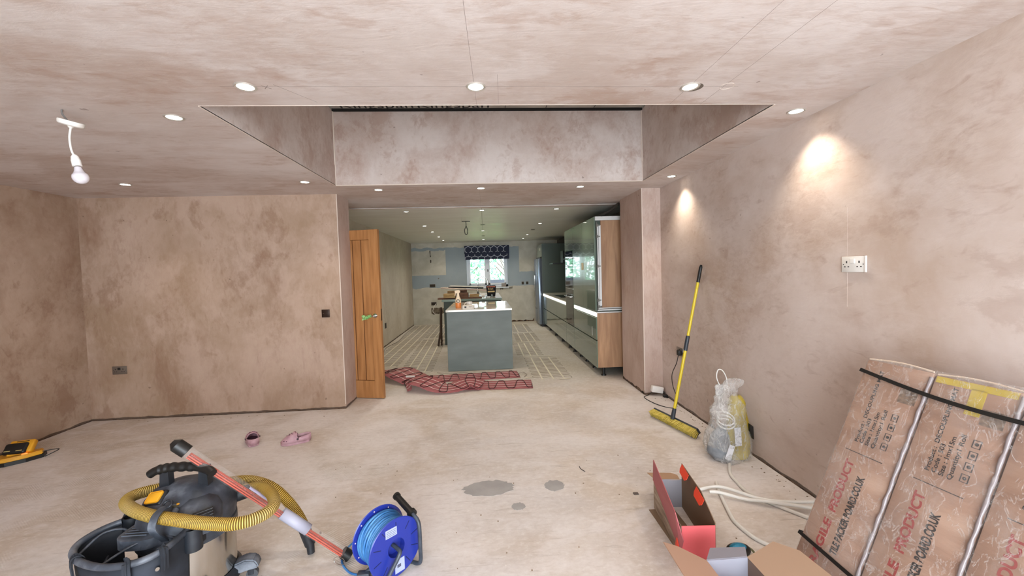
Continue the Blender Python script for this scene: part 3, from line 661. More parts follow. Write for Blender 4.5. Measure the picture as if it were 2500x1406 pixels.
# things on the sink unit: packs of timber offcuts and boards
OFF = noise_mat('timber_offcut', ['#8a6a45', '#a98a5c', '#c0a676'], .8, (1, 6, 6), 3, 4, 0)
OFFD = noise_mat('timber_dark', ['#4c3528', '#6a4a38', '#7c5a45'], .8, (1, 6, 6), 3, 4, 0)
def block(x0, x1, y0, y1, z0, z1, m, label, rz=0, grp='timber offcuts on the sink unit', cat='timber', name='timber_block', rx=0):
    cx, cy_ = (x0+x1)/2, (y0+y1)/2; b = nb()
    box(b, x0-cx, x1-cx, y0-cy_, y1-cy_, 0, z1-z0, .003, 1, Matrix.Translation((cx, cy_, z0)) @ Matrix.Rotation(rz, 4, 'Z') @ Matrix.Rotation(rx, 4, 'Y')); return tag(obj(name, b, m), label, cat, grp)
block(-.98, -.08, 8.42, 8.64, .933, .962, OFFD, 'long dark timber lying lowest under the offcut pile')
block(-.86, -.62, 8.40, 8.62, .963, 1.045, OFF, 'pale cut timber block at left front of pile')
block(-.60, -.36, 8.42, 8.64, .963, 1.055, OFFD, 'brown timber block in the middle of the offcut pile')
block(-.80, -.64, 8.66, 8.84, .933, 1.09, OFF, 'square timber block standing behind the left front one')
block(-.58, -.40, 8.66, 8.88, .933, 1.10, OFFD, 'brown timber block standing at the rear middle of pile')
block(-.33, -.14, 8.44, 8.66, .963, 1.02, OFF, 'short pale timber block at right end of pile')
block(-.92, .02, 8.52, 8.62, 1.118, 1.136, mat('pale_board', '#c4ab9c', .6), 'pale pinkish batten slanting across the top of pile', .05, 'boards on top of the offcut pile', 'board', 'batten', .085)
block(-.78, -.05, 8.70, 8.95, 1.14, 1.155, mat('black_board', '#1e1b19', .6), 'black edged board under the top white one', -.05, 'boards on top of the offcut pile', 'board', 'flat_board', .05)
block(-.76, -.04, 8.70, 8.95, 1.165, 1.18, mat('white_board', '#bdbab2', .6), 'whitish board topmost of the pile', -.05, 'boards on top of the offcut pile', 'board', 'flat_board', .05)
b = nb(); cyl(b, (-.09, 8.5, .975), (-.02, 8.5, .975), .035); tag(obj('paper_roll', b, mat('roll_white', '#d7d3cc', .6), smooth=40), 'small white roll lying right of the timber pile', 'roll')
b = nb(); box(b, .02, .10, 8.55, 8.62, .933, .962, .004); tag(obj('sponge', b, mat('white_spg', '#c8cdcc', .7)), 'small white tray lying left of the black pouch', 'tray')
b = nb(); box(b, .11, .15, 8.7, 8.8, .9345, .99, .008); tag(obj('bottle', b, mat('grey_btl', '#75807f', .4)), 'small grey bottle between tray and black pouch', 'bottle')
# black detergent pouch
t = thing('detergent_pouch', 'black dishwasher tablet pouch with gold lettering beside the sink', 'pouch', (.10, 8.9, .934))
PB = mat('pouch_black', '#141315', .6, Specular_IOR_Level=.15)
b = nb(); pr = [(-.085, 0), (-.09, .05), (-.098, .12), (-.108, .22), (-.095, .24), (.095, .24), (.108, .22), (.098, .12), (.09, .05), (.085, 0)]
prism(b, [(x+.12, z+.934) for x, z in pr], 1, 8.87, 8.93); bmesh.ops.bevel(b, geom=b.edges[:], offset=.008, segments=2, affect='EDGES'); obj('pouch_body', b, PB, t, 40)
GOLD = mat('gold_print', '#c7a860', .4); ORG = mat('orange_print', '#a8502e', .5)
b = nb(); box(b, .045, .195, 8.8685, 8.8695, 1.03, 1.06); obj('gold_band', b, GOLD, t)
b = nb(); box(b, .03, .21, 8.8685, 8.8695, 1.135, 1.16); obj('orange_band', b, ORG, t)
text('lettering', 'finish', .058, frame((.048, 8.868, 1.085), (1, 0, 0), (0, 0, 1)), GOLD, t)
# spray bottle
t = thing('spray_bottle', 'white and orange spray cleaner bottle on island worktop', 'bottle', (-.43, 6.40, .917))
CR = mat('cream_plastic', '#e3cfb4', .35); OR2 = mat('orange_liquid', '#d9803f', .3)
S = Matrix.Translation((-.43, 6.40, .917)) @ Matrix.Diagonal((1, .6, 1, 1))
b = nb(); lathe(b, [(0, 0), (.040, 0), (.044, .01), (.044, .085)], 28, S); obj('orange_base', b, OR2, t, 40)
b = nb(); lathe(b, [(.044, .085), (.044, .12), (.036, .155), (.022, .185), (.018, .22), (.018, .235)], 28, S); obj('bottle_body', b, CR, t, 40)
b = nb(); prism(b, [(-.475, 1.15), (-.415, 1.15), (-.395, 1.165), (-.395, 1.19), (-.42, 1.20), (-.48, 1.19)], 1, 6.385, 6.415); prism(b, [(-.475, 1.15), (-.463, 1.15), (-.470, 1.11), (-.480, 1.11)], 1, 6.39, 6.41); obj('trigger_head', b, mat('trigger_cream', '#dcc3a4', .4), t)
b = nb(); lathe(b, [(.021, 0), (.028, 0), (.028, .002), (.021, .002)], 28, Matrix.Translation((-.43, 6.372, 1.03)) @ Matrix.Rotation(PI/2, 4, 'X')); obj('logo_ring', b, INK, t)
text('logo_lettering', 'cif', .03, frame((-.450, 6.3725, 1.022), (1, .0, 0), (0, 0, 1)), INK, t)
# stacked small white boxes
t = thing('white_box', 'white printed box lying at the front of island worktop', 'box', (-.27, 6.22, .917)); bM = Matrix.Translation((-.265, 6.22, .917)) @ Matrix.Rotation(-.1, 4, 'Z')
b = nb(); box(b, -.085, .085, -.05, .05, 0, .056, .002, 1, bM); obj('carton_body', b, mat('box_white', '#d8d0c6', .5), t)
b = nb(); box(b, -.055, -.027, -.052, -.0505, .018, .042, M=bM); obj('printed_square', b, INK, t)
b = nb(); box(b, .01, .055, -.052, -.0505, .036, .040, M=bM); box(b, .01, .04, -.052, -.0505, .028, .030, M=bM); obj('printed_lines', b, mat('print_grey', '#8c7d72', .6), t)
t = thing('mug', 'white mug with grey pattern standing behind the white box', 'mug', (-.26, 6.42, .917)); 
b = nb(); lathe(b, [(0, .003), (.036, .003), (.038, 0), (.041, .005), (.041, .098), (.037, .098), (.036, .01), (0, .01)], 28, Matrix.Translation((-.262, 6.40, .917))); obj('cup', b, mat('mug_white', '#ddd8d2', .3), t, 40)
b = nb(); tube(b, smooth_path([(-.30, 6.40, 1.0), (-.325, 6.39, .99), (-.33, 6.39, .96), (-.302, 6.40, .94)], 5), .006); obj('handle', b, MATS['mug_white'], t, 60)
b = nb(); box(b, -.255, -.21, 6.37, 6.43, .973, 1.01, .002); tag(obj('carton', b, mat('box_w2', '#cfc6bd', .6)), 'tiny pale carton next to the white mug', 'box')

# ---------------------------------------------------------------- cabinet run on the right
WOOD = noise_mat('oak_panel', ['#8d674a', '#a47d5d', '#b8906c'], .5, (5, 5, .55), 2.2, 6, .03, distort=.8)
ALU = mat('white_aluminium', '#d5d4d2', .35, .3); LED = mat('handle_channel', '#efe9dc', .25, .1)
LED.node_tree.nodes['Principled BSDF'].inputs['Emission Color'].default_value = (1, .93, .78, 1); LED.node_tree.nodes['Principled BSDF'].inputs['Emission Strength'].default_value = 2.5
XF = 1.50
def feet(t, xs, ys):
    for y in ys:
        for x in xs:
            b = nb(); cyl(b, (x, y, .014), (x, y, .12), .020); cyl(b, (x, y, 0), (x, y, .016), .036, .032); obj('foot', b, BLK, t, 40)
def front(b, y0, y1, z0, z1, x=XF): box(b, x-.019, x, y0+.0015, y1-.0015, z0, z1, .001)
# tall larder with wood end
t = thing('larder_cabinet', 'tall gloss green larder cabinet with oak side panel and aluminium frame', 'cabinet', (1.8, 5.46, 0))
b = nb(); box(b, XF-.004, 2.10, 5.45, 5.468, .118, .862); obj('lower_side_panel', b, WOOD, t)
b = nb(); box(b, XF+.075, 2.10, 5.475, 5.49, .935, 2.12); obj('upper_side_panel', b, WOOD, t)
b = nb(); box(b, XF+.002, 2.10, 5.495, 6.83, .12, 2.16); obj('carcass', b, DKG, t)
b = nb(); box(b, XF-.01, 2.10, 5.445, 5.49, .865, .880); obj('shelf_edge', b, ALU, t)
b = nb(); box(b, XF+.01, 2.10, 5.455, 5.49, .895, .915, .002); box(b, XF+.01, 2.10, 5.45, 5.488, .922, .938, .002); obj('bottom_rail', b, ALU, t)
b = nb(); box(b, XF-.005, 2.10, 5.45, 5.49, 2.115, 2.168, .002); obj('top_rail', b, ALU, t)
b = nb(); box(b, XF+.020, XF+.036, 5.452, 5.47, .97, 2.06, .001); box(b, XF+.042, XF+.072, 5.46, 5.475, .96, 2.05, .001); obj('pocket_door_track', b, ALU, t)
GM = mat('hinge_metal', '#77756f', .35, .9)
for z in (2.05, 1.90, 1.5, 1.04, .95):
    b = nb(); box(b, XF+.004, XF+.030, 5.447, 5.462, z-.02, z+.02, .002); cyl(b, (XF+.012, 5.442, z-.045), (XF+.012, 5.442, z+.045), .005, n=8); box(b, XF+.03, XF+.06, 5.45, 5.466, z-.008, z+.008); obj('hinge', b, GM, t)
for y0, y1 in ((5.47, 6.15), (6.15, 6.83)):
    b = nb(); front(b, y0, y1, .895, 2.165); obj('door', b, GRN, t)
b = nb(); front(b, 5.452, 6.83, .50, .80); obj('drawer_front', b, GRN, t)
b = nb(); front(b, 5.452, 6.83, .118, .485); obj('drawer_front', b, GRN, t)
b = nb(); box(b, XF-.016, XF-.002, 5.45, 6.83, .815, .868, .002); obj('handle_channel', b, LED, t)
b = nb(); box(b, XF-.026, XF-.0192, 6.10, 6.20, 1.455, 1.56, .002); obj('paper_note', b, mat('note', '#c9bc9c', .6), t)
b = nb(); box(b, XF-.0215, XF-.0192, 5.66, 5.672, .53, .66, .001); obj('sticker', b, WG, t)
feet(t, (XF+.085, 2.0), (5.50, 5.95, 6.4, 6.78))
# oven column
t = thing('oven_tower', 'tall green oven tower with two black glass ovens stacked', 'oven', (1.8, 6.84, 0))
b = nb(); box(b, XF+.002, 2.10, 6.834, 7.52, .12, 2.16); obj('carcass', b, DKG, t)
for z0, z1 in ((1.80, 2.165), (.118, .485)):
    b = nb(); front(b, 6.834, 7.52, z0, z1); obj('front_panel', b, GRN, t)
b = nb(); front(b, 6.834, 6.86, .49, 1.795); front(b, 7.49, 7.52, .49, 1.795); obj('side_fillet', b, GRN, t)
BG = mat('black_glass', '#0c0f10', .04)
for z0, z1 in ((1.14, 1.79), (.50, 1.13)):
    o = nb(); box(o, XF-.021, XF+.01, 6.865, 7.485, z0, z1-.09, .002); ov = obj('oven_door', o, BG, t)
    o = nb(); box(o, XF-.021, XF+.01, 6.865, 7.485, z1-.085, z1, .002); obj('control_panel', o, BG, t)
    o = nb(); tube(o, [(XF-.02, 6.92, z1-.13), (XF-.06, 6.92, z1-.13), (XF-.06, 7.43, z1-.13), (XF-.02, 7.43, z1-.13)], .009, 8); obj('oven_handle', o, CHR, t, 60)
b = nb(); box(b, XF-.022, XF-.018, 6.865, 7.485, 1.13, 1.14); obj('steel_trim', b, CHR, t)
feet(t, (XF+.06,), (7.2,))
# base units and hob
t = thing('base_cabinet_run', 'low gloss green drawer run with pale worktop beyond the ovens', 'cabinet', (1.8, 9.0, 0))
b = nb(); box(b, XF+.002, 2.10, 7.525, 10.55, .12, .85); obj('carcass', b, DKG, t)
for i in range(3):
    y0 = 7.525+i*1.008
    for z0, z1 in ((.118, .485), (.50, .80)):
        b = nb(); front(b, y0, y0+1.008, z0, z1); obj('drawer_front', b, GRN, t)
b = nb(); box(b, XF-.016, XF-.002, 7.525, 10.55, .812, .862, .002); obj('handle_channel', b, LED, t)
b = nb(); box(b, XF-.02, 2.12, 7.525, 10.55, .866, .886, .002); obj('worktop', b, QUARTZ, t)
feet(t, (XF+.06,), (7.6, 8.3, 9.1, 9.9))
b = nb(); box(b, XF+.07, 2.03, 8.5, 9.4, .8865, .892, .002); tag(obj('hob', b, BG), 'black glass hob set on worktop beyond the ovens', 'hob')
b = nb(); box(b, XF+.0, XF+.25, 9.0, 9.5, 1.60, 1.625, .003); box(b, XF+.25, 2.12, 9.1, 9.4, 1.6, 1.9, .003); tag(obj('extractor_hood', b, BLK), 'dark extractor hood edge above the hob', 'hood')
# fridge housing and fridge
t = thing('fridge_housing', 'tall green panel housing around the steel fridge', 'cabinet', (1.8, 10.56, 0))
b = nb(); box(b, XF-.019, 2.12, 10.555, 10.58, .10, 2.16); obj('side_panel', b, mat('housing_side', '#46524a', .4), t)
b = nb(); front(b, 10.58, 11.5, 1.83, 2.16); obj('top_door', b, GRN, t)
b = nb(); box(b, XF+.002, 2.12, 10.58, 11.5, 1.83, 2.16); obj('top_box', b, DKG, t)
b = nb(); box(b, XF-.0215, XF-.0192, 10.9, 10.96, 2.0, 2.06, .001); obj('sticker', b, WG, t)
b = nb(); box(b, XF-.022, XF-.0192, 10.56, 10.575, .1, 2.16); obj('edge_strip', b, GRN, t)
SS = mat('fridge_steel', '#8b97a8', .28, .75)
t = thing('fridge_freezer', 'steel american style fridge freezer with long bar handles', 'fridge', (1.8, 11.0, 0))
b = nb(); box(b, 1.46, 2.1, 10.60, 11.49, .05, 1.78); obj('fridge_body', b, mat('fridge_side', '#4c5056', .5, .3), t)
for y0, y1 in ((10.60, 11.03), (11.04, 11.49)):
    b = nb(); box(b, 1.385, 1.455, y0, y1, .06, 1.78, .006); obj('fridge_door', b, SS, t, 40)
for y in (10.99, 11.08):
    b = nb(); tube(b, [(1.385, y, 1.35), (1.335, y, 1.35), (1.335, y, .45), (1.385, y, .45)], .011, 8); obj('bar_handle', b, CHR, t, 60)
b = nb(); box(b, 1.44, 1.47, 10.6, 11.4, 1.78, 1.82, .003); obj('hinge_cover', b, BLK, t)
b = nb(); box(b, 1.45, 1.5, 10.6, 11.4, 0, .06); obj('kick_vent', b, BLK, t)
# dark cable and duct over the cabinets
b = nb(); tube(b, smooth_path([(1.6, 5.9, 2.20), (1.75, 5.7, 2.26), (1.84, 5.5, 2.34)], 8), .02, 10); tag(obj('ducting', b, mat('duct', '#3d362f', .8), smooth=60), 'dark flexible duct above the larder cabinet top', 'duct')

# ---------------------------------------------------------------- heating mats on kitchen floor
TAPE = mat('mat_tape', '#d6cfbd', .7); WIRE = mat('mat_wire', '#7c6f5e', .6); TW = mat('tape_white', '#ddd7d0', .6)
def heat_mat(label, x0, x1, y0, y1, ntape, group='laid heating mats', skew=0, step=.085, ext=.12, wire=True, tw=.022):
    t = thing('heating_mat', label, 'heating mat', ((x0+x1)/2, y0, 0), 0, group)
    for i in range(ntape):
        x = x0+(x1-x0)*i/(ntape-1); b = nb(); ribbon(b, [(x, y0, .0042), (x+skew, y1, .0042)], tw, (0, 0, 1), .0008); obj('tape', b, TAPE, t)
    b = nb(); pts = []; y = y0+.05; k = 0; a, c = x0-ext, x1+ext
    while y < y1-.04:
        xs = skew*(y-y0)/(y1-y0)
        for q in range(5):
            an = PI*q/4
            if k % 2 == 0: pts.append((c+xs+.02*math.sin(an), y+step/2*(1-math.cos(an)) , .0021))
            else: pts.append((a+xs-.02*math.sin(an), y+step/2*(1-math.cos(an)), .0021))
        y += step; k += 1
    tube(b, pts, .0021, 4); obj('heating_wire', b, WIRE, t)
    return t
heat_mat('wide heating mat beside left kitchen wall, three long tapes', -1.86, -1.55, 6.55, 11.75, 3, ext=.09)
heat_mat('short heating mat left of the island, in front of its neighbour', -1.225, -.945, 6.10, 9.18, 3, skew=-.08, ext=.09)
heat_mat('far heating mat continuing toward the far wall, behind the stool leg', -1.33, -1.05, 9.3, 11.75, 3, ext=.08)
heat_mat('heating mat right of the island nearest the room', .725, 1.02, 5.40, 6.83, 3, ext=.10)
heat_mat('heating mat right of the island, second from the room', .62, .86, 6.95, 8.3, 3, ext=.09)
heat_mat('heating mat right of the island, third from the room', .72, 1.0, 8.4, 9.6, 3, ext=.09)
heat_mat('narrow farthest heating mat before the fridge', .75, .98, 9.7, 11.3, 2, ext=.1)
b = nb()
for a in (((.95, 5.385), (1.09, 5.40)), ((.60, 6.90), (1.12, 6.90)), ((.50, 5.52), (.60, 5.56)), ((.55, 8.35), (1.1, 8.35)), ((-1.36, 9.22), (-1.05, 9.25))):
    ribbon(b, [(a[0][0], a[0][1], .005), (a[1][0], a[1][1], .005)], .03, (0, 0, 1), .0008)
tag(obj('masking_tape', b, TAPE), 'pale tape strips joining the laid heating mats', 'tape')
b = nb(); tube(b, smooth_path([(-2.0, 6.9, .008), (-1.93, 7.6, .008), (-2.02, 8.3, .01), (-1.95, 9.1, .008), (-2.0, 10.2, .008), (-1.99, 11.6, .008)], 8), .007, 6); tag(obj('floor_cable', b, mat('cable_grey', '#8a8378', .6)), 'grey cable lying along the foot of left kitchen wall', 'cable')
# red mesh mats, partly folded
RED = mat('red_mesh', '#b8676c', .7); RED.node_tree.nodes['Principled BSDF'].inputs['Alpha'].default_value = .55
MWIRE = mat('maroon_wire', '#3c1519', .5); PTAPE = mat('pink_tape', '#ead3cf', .6)
def red_mat(label, path, w0, ntape, loops, loopfrom=0.0, seed=1):
    """path: list of (x, y, z) centre line points; the mat has width w0 across"""
    P = smooth_path(path, 10); n = len(P); t = thing('red_heating_mat', label, 'heating mat', (P[0].x, P[0].y, 0), 0, 'red mesh heating mats')
    def across(i):
        d = P[min(i+1, n-1)]-P[max(i-1, 0)]; d.z = 0; return Vector((-d.y, d.x, 0)).normalized() if d.length > 1e-5 else Vector((0, 1, 0))
    b = nb(); rows = []
    for i in range(n): a = across(i); rows.append([b.verts.new(P[i]+a*(w0*(k/6-.5))+Vector((0, 0, .004*math.sin(i*.9+k*1.3)**2))) for k in range(7)])
    for r0, r1 in zip(rows, rows[1:]):
        for k in range(6): b.faces.new((r0[k], r0[k+1], r1[k+1], r1[k]))
    o = obj('mesh_sheet', b, RED, t, 60); md = o.modifiers.new('thickness', 'SOLIDIFY'); md.thickness = .0012
    for k in range(ntape):
        f = (k+1)/(ntape+1)-.5; b = nb(); ribbon(b, [P[i]+across(i)*w0*f+Vector((0, 0, .007)) for i in range(n)], .009, (0, 0, 1), .0012); obj('tape', b, PTAPE, t)
    b = nb(); pts = []
    m = loops*16
    for i in range(m+1):
        u = loopfrom+(1-loopfrom)*i/m; x = u*(n-1); a = int(x); q = P[a].lerp(P[min(a+1, n-1)], x-a)
        ph = i/16*2*PI; s = max(-1, min(1, 1.9*math.sin(ph)))
        pts.append(q+across(a)*s*w0*.44+Vector((0, 0, .010)))
    tube(b, pts, .0042, 6); obj('heating_cable', b, MWIRE, t, 60); return t
red_mat('rear red mesh mat lying flat behind the front one', [(.43, 5.76, .004), (-.1, 5.73, .004), (-.7, 5.70, .004), (-1.0, 5.69, .004)], .39, 3, 9)
red_mat('front red mesh mat lying flat, its left end bunched', [(.56, 5.22, .004), (.1, 5.24, .004), (-.25, 5.27, .006), (-.42, 5.27, .01)], .40, 3, 6)
red_mat('bunched red mesh fold in front, nearest the room', [(-.08, 5.22, .02), (-.25, 5.24, .06), (-.45, 5.16, .02), (-.6, 5.15, .03), (-.75, 5.22, .08), (-.95, 5.32, .10), (-1.06, 5.3, .012)], .42, 3, 5)
red_mat('bunched red mesh fold beside the oak door', [(-.98, 5.62, .02), (-1.12, 5.72, .06), (-1.3, 5.86, .10), (-1.5, 5.96, .05), (-1.62, 5.95, .01)], .50, 3, 4)
b = nb(); box(b, -1.10, -.98, 5.50, 5.53, .09, .11, .004); tag(obj('cable_label', b, TW), 'white tag tape lying on the bunched red mesh', 'tag')
b = nb(); tube(b, smooth_path([(.44, 5.80, .006), (.5, 5.78, .02), (.54, 5.70, .01), (.50, 5.6, .006)], 8), .004, 6); tube(b, smooth_path([(-.75, 6.05, .005), (-.6, 6.0, .005), (-.3, 5.99, .005)], 6), .004, 6); tag(obj('tail_cable', b, mat('tail', '#9a8f84', .6)), 'thin pale tail cable beside the island foot', 'cable')
# ---------------------------------------------------------------- broom
YEL = mat('broom_yellow', '#d8c02a', .35); BRI = noise_mat('bristle_yellow', ['#b9a23e', '#dcc768'], .7, nscale=30, bump=0); BLUBK = mat('slate_plastic', '#2f343c', .45)
t = thing('broom', 'yellow handled broom leaning on right wall, brush head on the floor', 'broom', (1.66, 3.6, 0))
h0, h1 = Vector((1.672, 3.60, .085)), Vector((1.985, 3.655, 1.47)); hd = (h1-h0)
def hp(k): return h0+hd*k
b = nb(); cyl(b, hp(.05), hp(.445), .0135); obj('lower_pole', b, YEL, t, 40)
b = nb(); cyl(b, hp(.5), hp(.89), .0125); obj('upper_pole', b, YEL, t, 40)
b = nb(); cyl(b, hp(.438), hp(.53), .018); cyl(b, hp(.53), hp(.535), .018, .013); obj('pole_joint', b, BLUBK, t, 40)
b = nb(); cyl(b, hp(.885), hp(.985), .0150); cyl(b, hp(.985), hp(1.0), .015, .009); obj('grip', b, BLK, t, 40)
b = nb(); cyl(b, hp(-.01), hp(.06), .020, .017); obj('socket_joint', b, BLUBK, t, 40)
# brush head from far-left end to near-right end
A0, A1 = Vector((1.63, 3.90, .052)), Vector((1.765, 3.32, .058)); ax = (A1-A0).normalized(); dn = Vector((-.80, -.22, -.56)).normalized(); sd = ax.cross(dn).normalized()
Mh = Matrix(((ax.x, sd.x, -dn.x, (A0.x+A1.x)/2), (ax.y, sd.y, -dn.y, (A0.y+A1.y)/2), (ax.z, sd.z, -dn.z, (A0.z+A1.z)/2), (0, 0, 0, 1))); HL = (A1-A0).length/2
b = nb(); box(b, -HL, HL, -.028, .028, -.006, .014, .006, 2, Mh); obj('brush_block', b, BLUBK, t, 40)
rnd = random.Random(11); b = nb(); b2 = nb(); DARKJ = 4 if sd.z < 0 else 0
for i in range(64):
    for j in range(5):
        u = -HL+.008+(2*HL-.016)*i/63; v = -.024+.012*j; p = Mh @ Vector((u, v, -.004)); q = Mh @ Vector((u*1.03+rnd.uniform(-.004, .004), v*1.45+rnd.uniform(-.004, .004), -.064+rnd.uniform(-.004, .004)))
        q.z = max(q.z, .004); tgt = b2 if (j == DARKJ) else b; cyl(tgt, p, q, .0032, .0046, 5)
o = obj('bristles', b, BRI, t); o['kind'] = 'stuff'
o = obj('dark_bristles', b2, noise_mat('bristle_dark', ['#23231f', '#3a3830'], .8, bump=0), t); o['kind'] = 'stuff'

# ---------------------------------------------------------------- clear bag with cement sack inside
def film_mat(name, op0, op1, scale=(1, 1, 1), ns=14, tint='#ffffff', bump=1.0, rough=.12, base=.15, dist=2.2, rw=.035):
    m = bpy.data.materials.new(name); m.use_nodes = True; nt = m.node_tree; nt.nodes.clear()
    out = N(nt, 'ShaderNodeOutputMaterial'); mix = N(nt, 'ShaderNodeMixShader'); tr = N(nt, 'ShaderNodeBsdfTransparent'); pr = N(nt, 'ShaderNodeBsdfPrincipled')
    pr.inputs['Base Color'].default_value = hexc(tint); pr.inputs['Roughness'].default_value = rough
    g = N(nt, 'ShaderNodeTexCoord').outputs['Object']
    n1 = nz(nt, mapped(nt, g, scale, (0, 0, 0), (.3, 0, 0)), ns, 7, dist, .65); n2 = nz(nt, mapped(nt, g, tuple(s*1.0 for s in scale), (3, 3, 3)), ns*.35, 4, 1)
    bp = N(nt, 'ShaderNodeBump'); bp.inputs['Strength'].default_value = bump; bp.inputs['Distance'].default_value = .02
    nt.links.new(n1, bp.inputs['Height']); nt.links.new(bp.outputs[0], pr.inputs['Normal'])
    ridge = ramp(nt, math1(nt, 'ABSOLUTE', math1(nt, 'SUBTRACT', n1, .5)), .0, rw, (1, 1, 1, 1), (0, 0, 0, 1))
    op = math1(nt, 'ADD', base, math1(nt, 'ADD', math1(nt, 'MULTIPLY', ridge, op1), math1(nt, 'MULTIPLY', ramp(nt, n2, .45, .7), op0)))
    nt.links.new(math1(nt, 'MINIMUM', op, 1), mix.inputs[0]); nt.links.new(tr.outputs[0], mix.inputs[1]); nt.links.new(pr.outputs[0], mix.inputs[2]); nt.links.new(mix.outputs[0], out.inputs[0])
    return m
BAGF = film_mat('clear_polythene', .28, .30, (1, 1, .6), 9, '#dcdad8', 1.0, .1, .22)
from mathutils import noise as mnoise
def blob(b, rings, n=28, amp=.012, seed=0, fr=7):
    """rings: (z, cx, cy, rx, ry)"""
    R = []
    for (z, cx, cy_, rx, ry) in rings:
        row = []
        for i in range(n):
            a = 2*PI*i/n; p = Vector((cx+rx*math.cos(a), cy_+ry*math.sin(a), z)); k = mnoise.noise(p*fr+Vector((seed, 0, 0)))*amp*2+mnoise.noise(p*fr*3+Vector((0, seed, 0)))*amp
            row.append(b.verts.new((p.x+math.cos(a)*k, p.y+math.sin(a)*k, z)))
        R.append(row)
    for r0, r1 in zip(R, R[1:]):
        for i in range(n): b.faces.new((r0[i], r0[(i+1) % n], r1[(i+1) % n], r1[i]))
    b.faces.new(R[0][::-1]); b.faces.new(R[-1])
BX, BY = 1.80, 2.97
def terp(R, k=5):
    P = smooth_path([Vector((r[0], r[1], r[2])) for r in R], k); Q = smooth_path([Vector((r[3], r[4], 0)) for r in R], k)
    return [(p.x, p.y, p.z, max(q.x, .002), max(q.y, .002)) for p, q in zip(P, Q)]
b = nb(); blob(b, terp([(.004, BX+.06, BY-.02, .07, .055), (.05, BX+.075, BY, .085, .07), (.2, BX+.085, BY, .085, .07), (.32, BX+.085, BY, .075, .06), (.42, BX+.08, BY, .065, .05), (.47, BX+.075, BY, .03, .025)]), 26, .010, 3)
tag(obj('plastic_sack', b, noise_mat('sack_yellow', ['#8d7a22', '#ab962f', '#c4b154'], .35, nscale=5, bump=.5, bscale=12), smooth=60), 'yellow plastic sack inside the clear bag by right wall', 'sack')
b = nb(); blob(b, terp([(.006, BX-.055, BY-.03, .06, .06), (.05, BX-.065, BY-.02, .082, .08), (.13, BX-.055, BY-.01, .075, .075), (.2, BX-.04, BY, .05, .05), (.24, BX-.03, BY, .02, .02)]), 24, .012, 8)
tag(obj('grey_sack', b, noise_mat('sack_grey', ['#5f646b', '#868b92', '#a9adb1'], .5, nscale=9), smooth=60), 'grey filled pouch low inside the clear bag', 'pouch')
b = nb(); box(b, -.022, .022, -.001, .001, -.055, .055, .0005, 1, Matrix.Translation((BX-.045, BY-.115, .085)) @ Matrix.Rotation(.35, 4, 'Y')); tag(obj('paper_label', b, mat('label_white', '#dcdde2', .6)), 'slanting white paper label low on the clear bag', 'label')
b = nb(); box(b, -.025, .025, -.001, .001, -.07, .07, .0005, 1, Matrix.Translation((BX+.03, BY-.095, .19)) @ Matrix.Rotation(-.06, 4, 'Y')); tag(obj('printed_label', b, noise_mat('label_print', ['#d9d9de', '#d9d9de', '#8a8a90'], .6, (1, 1, 3), 40, 2, 0)), 'upright printed label in the middle of clear bag', 'label')
b = nb(); pts = []
for i in range(75): a = i/75*2*PI*2.6; pts.append((BX-.03+.062*math.cos(a), BY-.04+.045*math.sin(a), .26+.0009*i+.03*math.sin(a)))
tube(b, pts, .006, 8); tag(obj('cable_coil', b, mat('white_cable', '#d9d7d3', .4), smooth=60), 'coil of white cable inside the clear bag', 'cable')
t = thing('clear_bag', 'tall crumpled clear plastic bag standing against the right wall', 'bag', (BX, BY, 0))
b = nb(); blob(b, terp([(.002, BX-.0, BY-.02, .115, .10), (.03, BX-.005, BY-.01, .155, .12), (.14, BX, BY, .158, .12), (.28, BX+.012, BY, .142, .11), (.38, BX+.02, BY, .12, .10), (.46, BX+.02, BY, .085, .07), (.50, BX+.03, BY, .065, .05), (.55, BX+.055, BY, .085, .05), (.585, BX+.065, BY, .07, .03), (.60, BX+.06, BY, .04, .01)], 6), 44, .020, 5, 9)
obj('bag_film', b, BAGF, t, 0)
b = nb(); blob(b, terp([(.45, BX-.05, BY, .03, .02), (.52, BX-.06, BY, .028, .015), (.56, BX-.055, BY, .02, .008)], 5), 16, .008, 6, 12); obj('bag_ear', b, BAGF, t, 0)
b = nb(); tube(b, smooth_path([(BX-.005, BY, .47), (BX-.045, BY, .54), (BX-.075, BY, .61), (BX-.065, BY, .67), (BX-.03, BY, .665), (BX+.0, BY, .61), (BX+.005, BY, .55)], 8), .004, 8); tag(obj('white_cable', b, MATS['white_cable'], smooth=60), 'loop of thin white cable sticking up from the clear bag', 'cable')
b = nb(); prism(b, [(1.94, .27), (1.935, .22), (1.97, .15), (1.965, .25)], 1, 2.90, 2.93); tag(obj('black_tape', b, BLK), 'torn black tape piece at right side of the clear bag', 'tape')

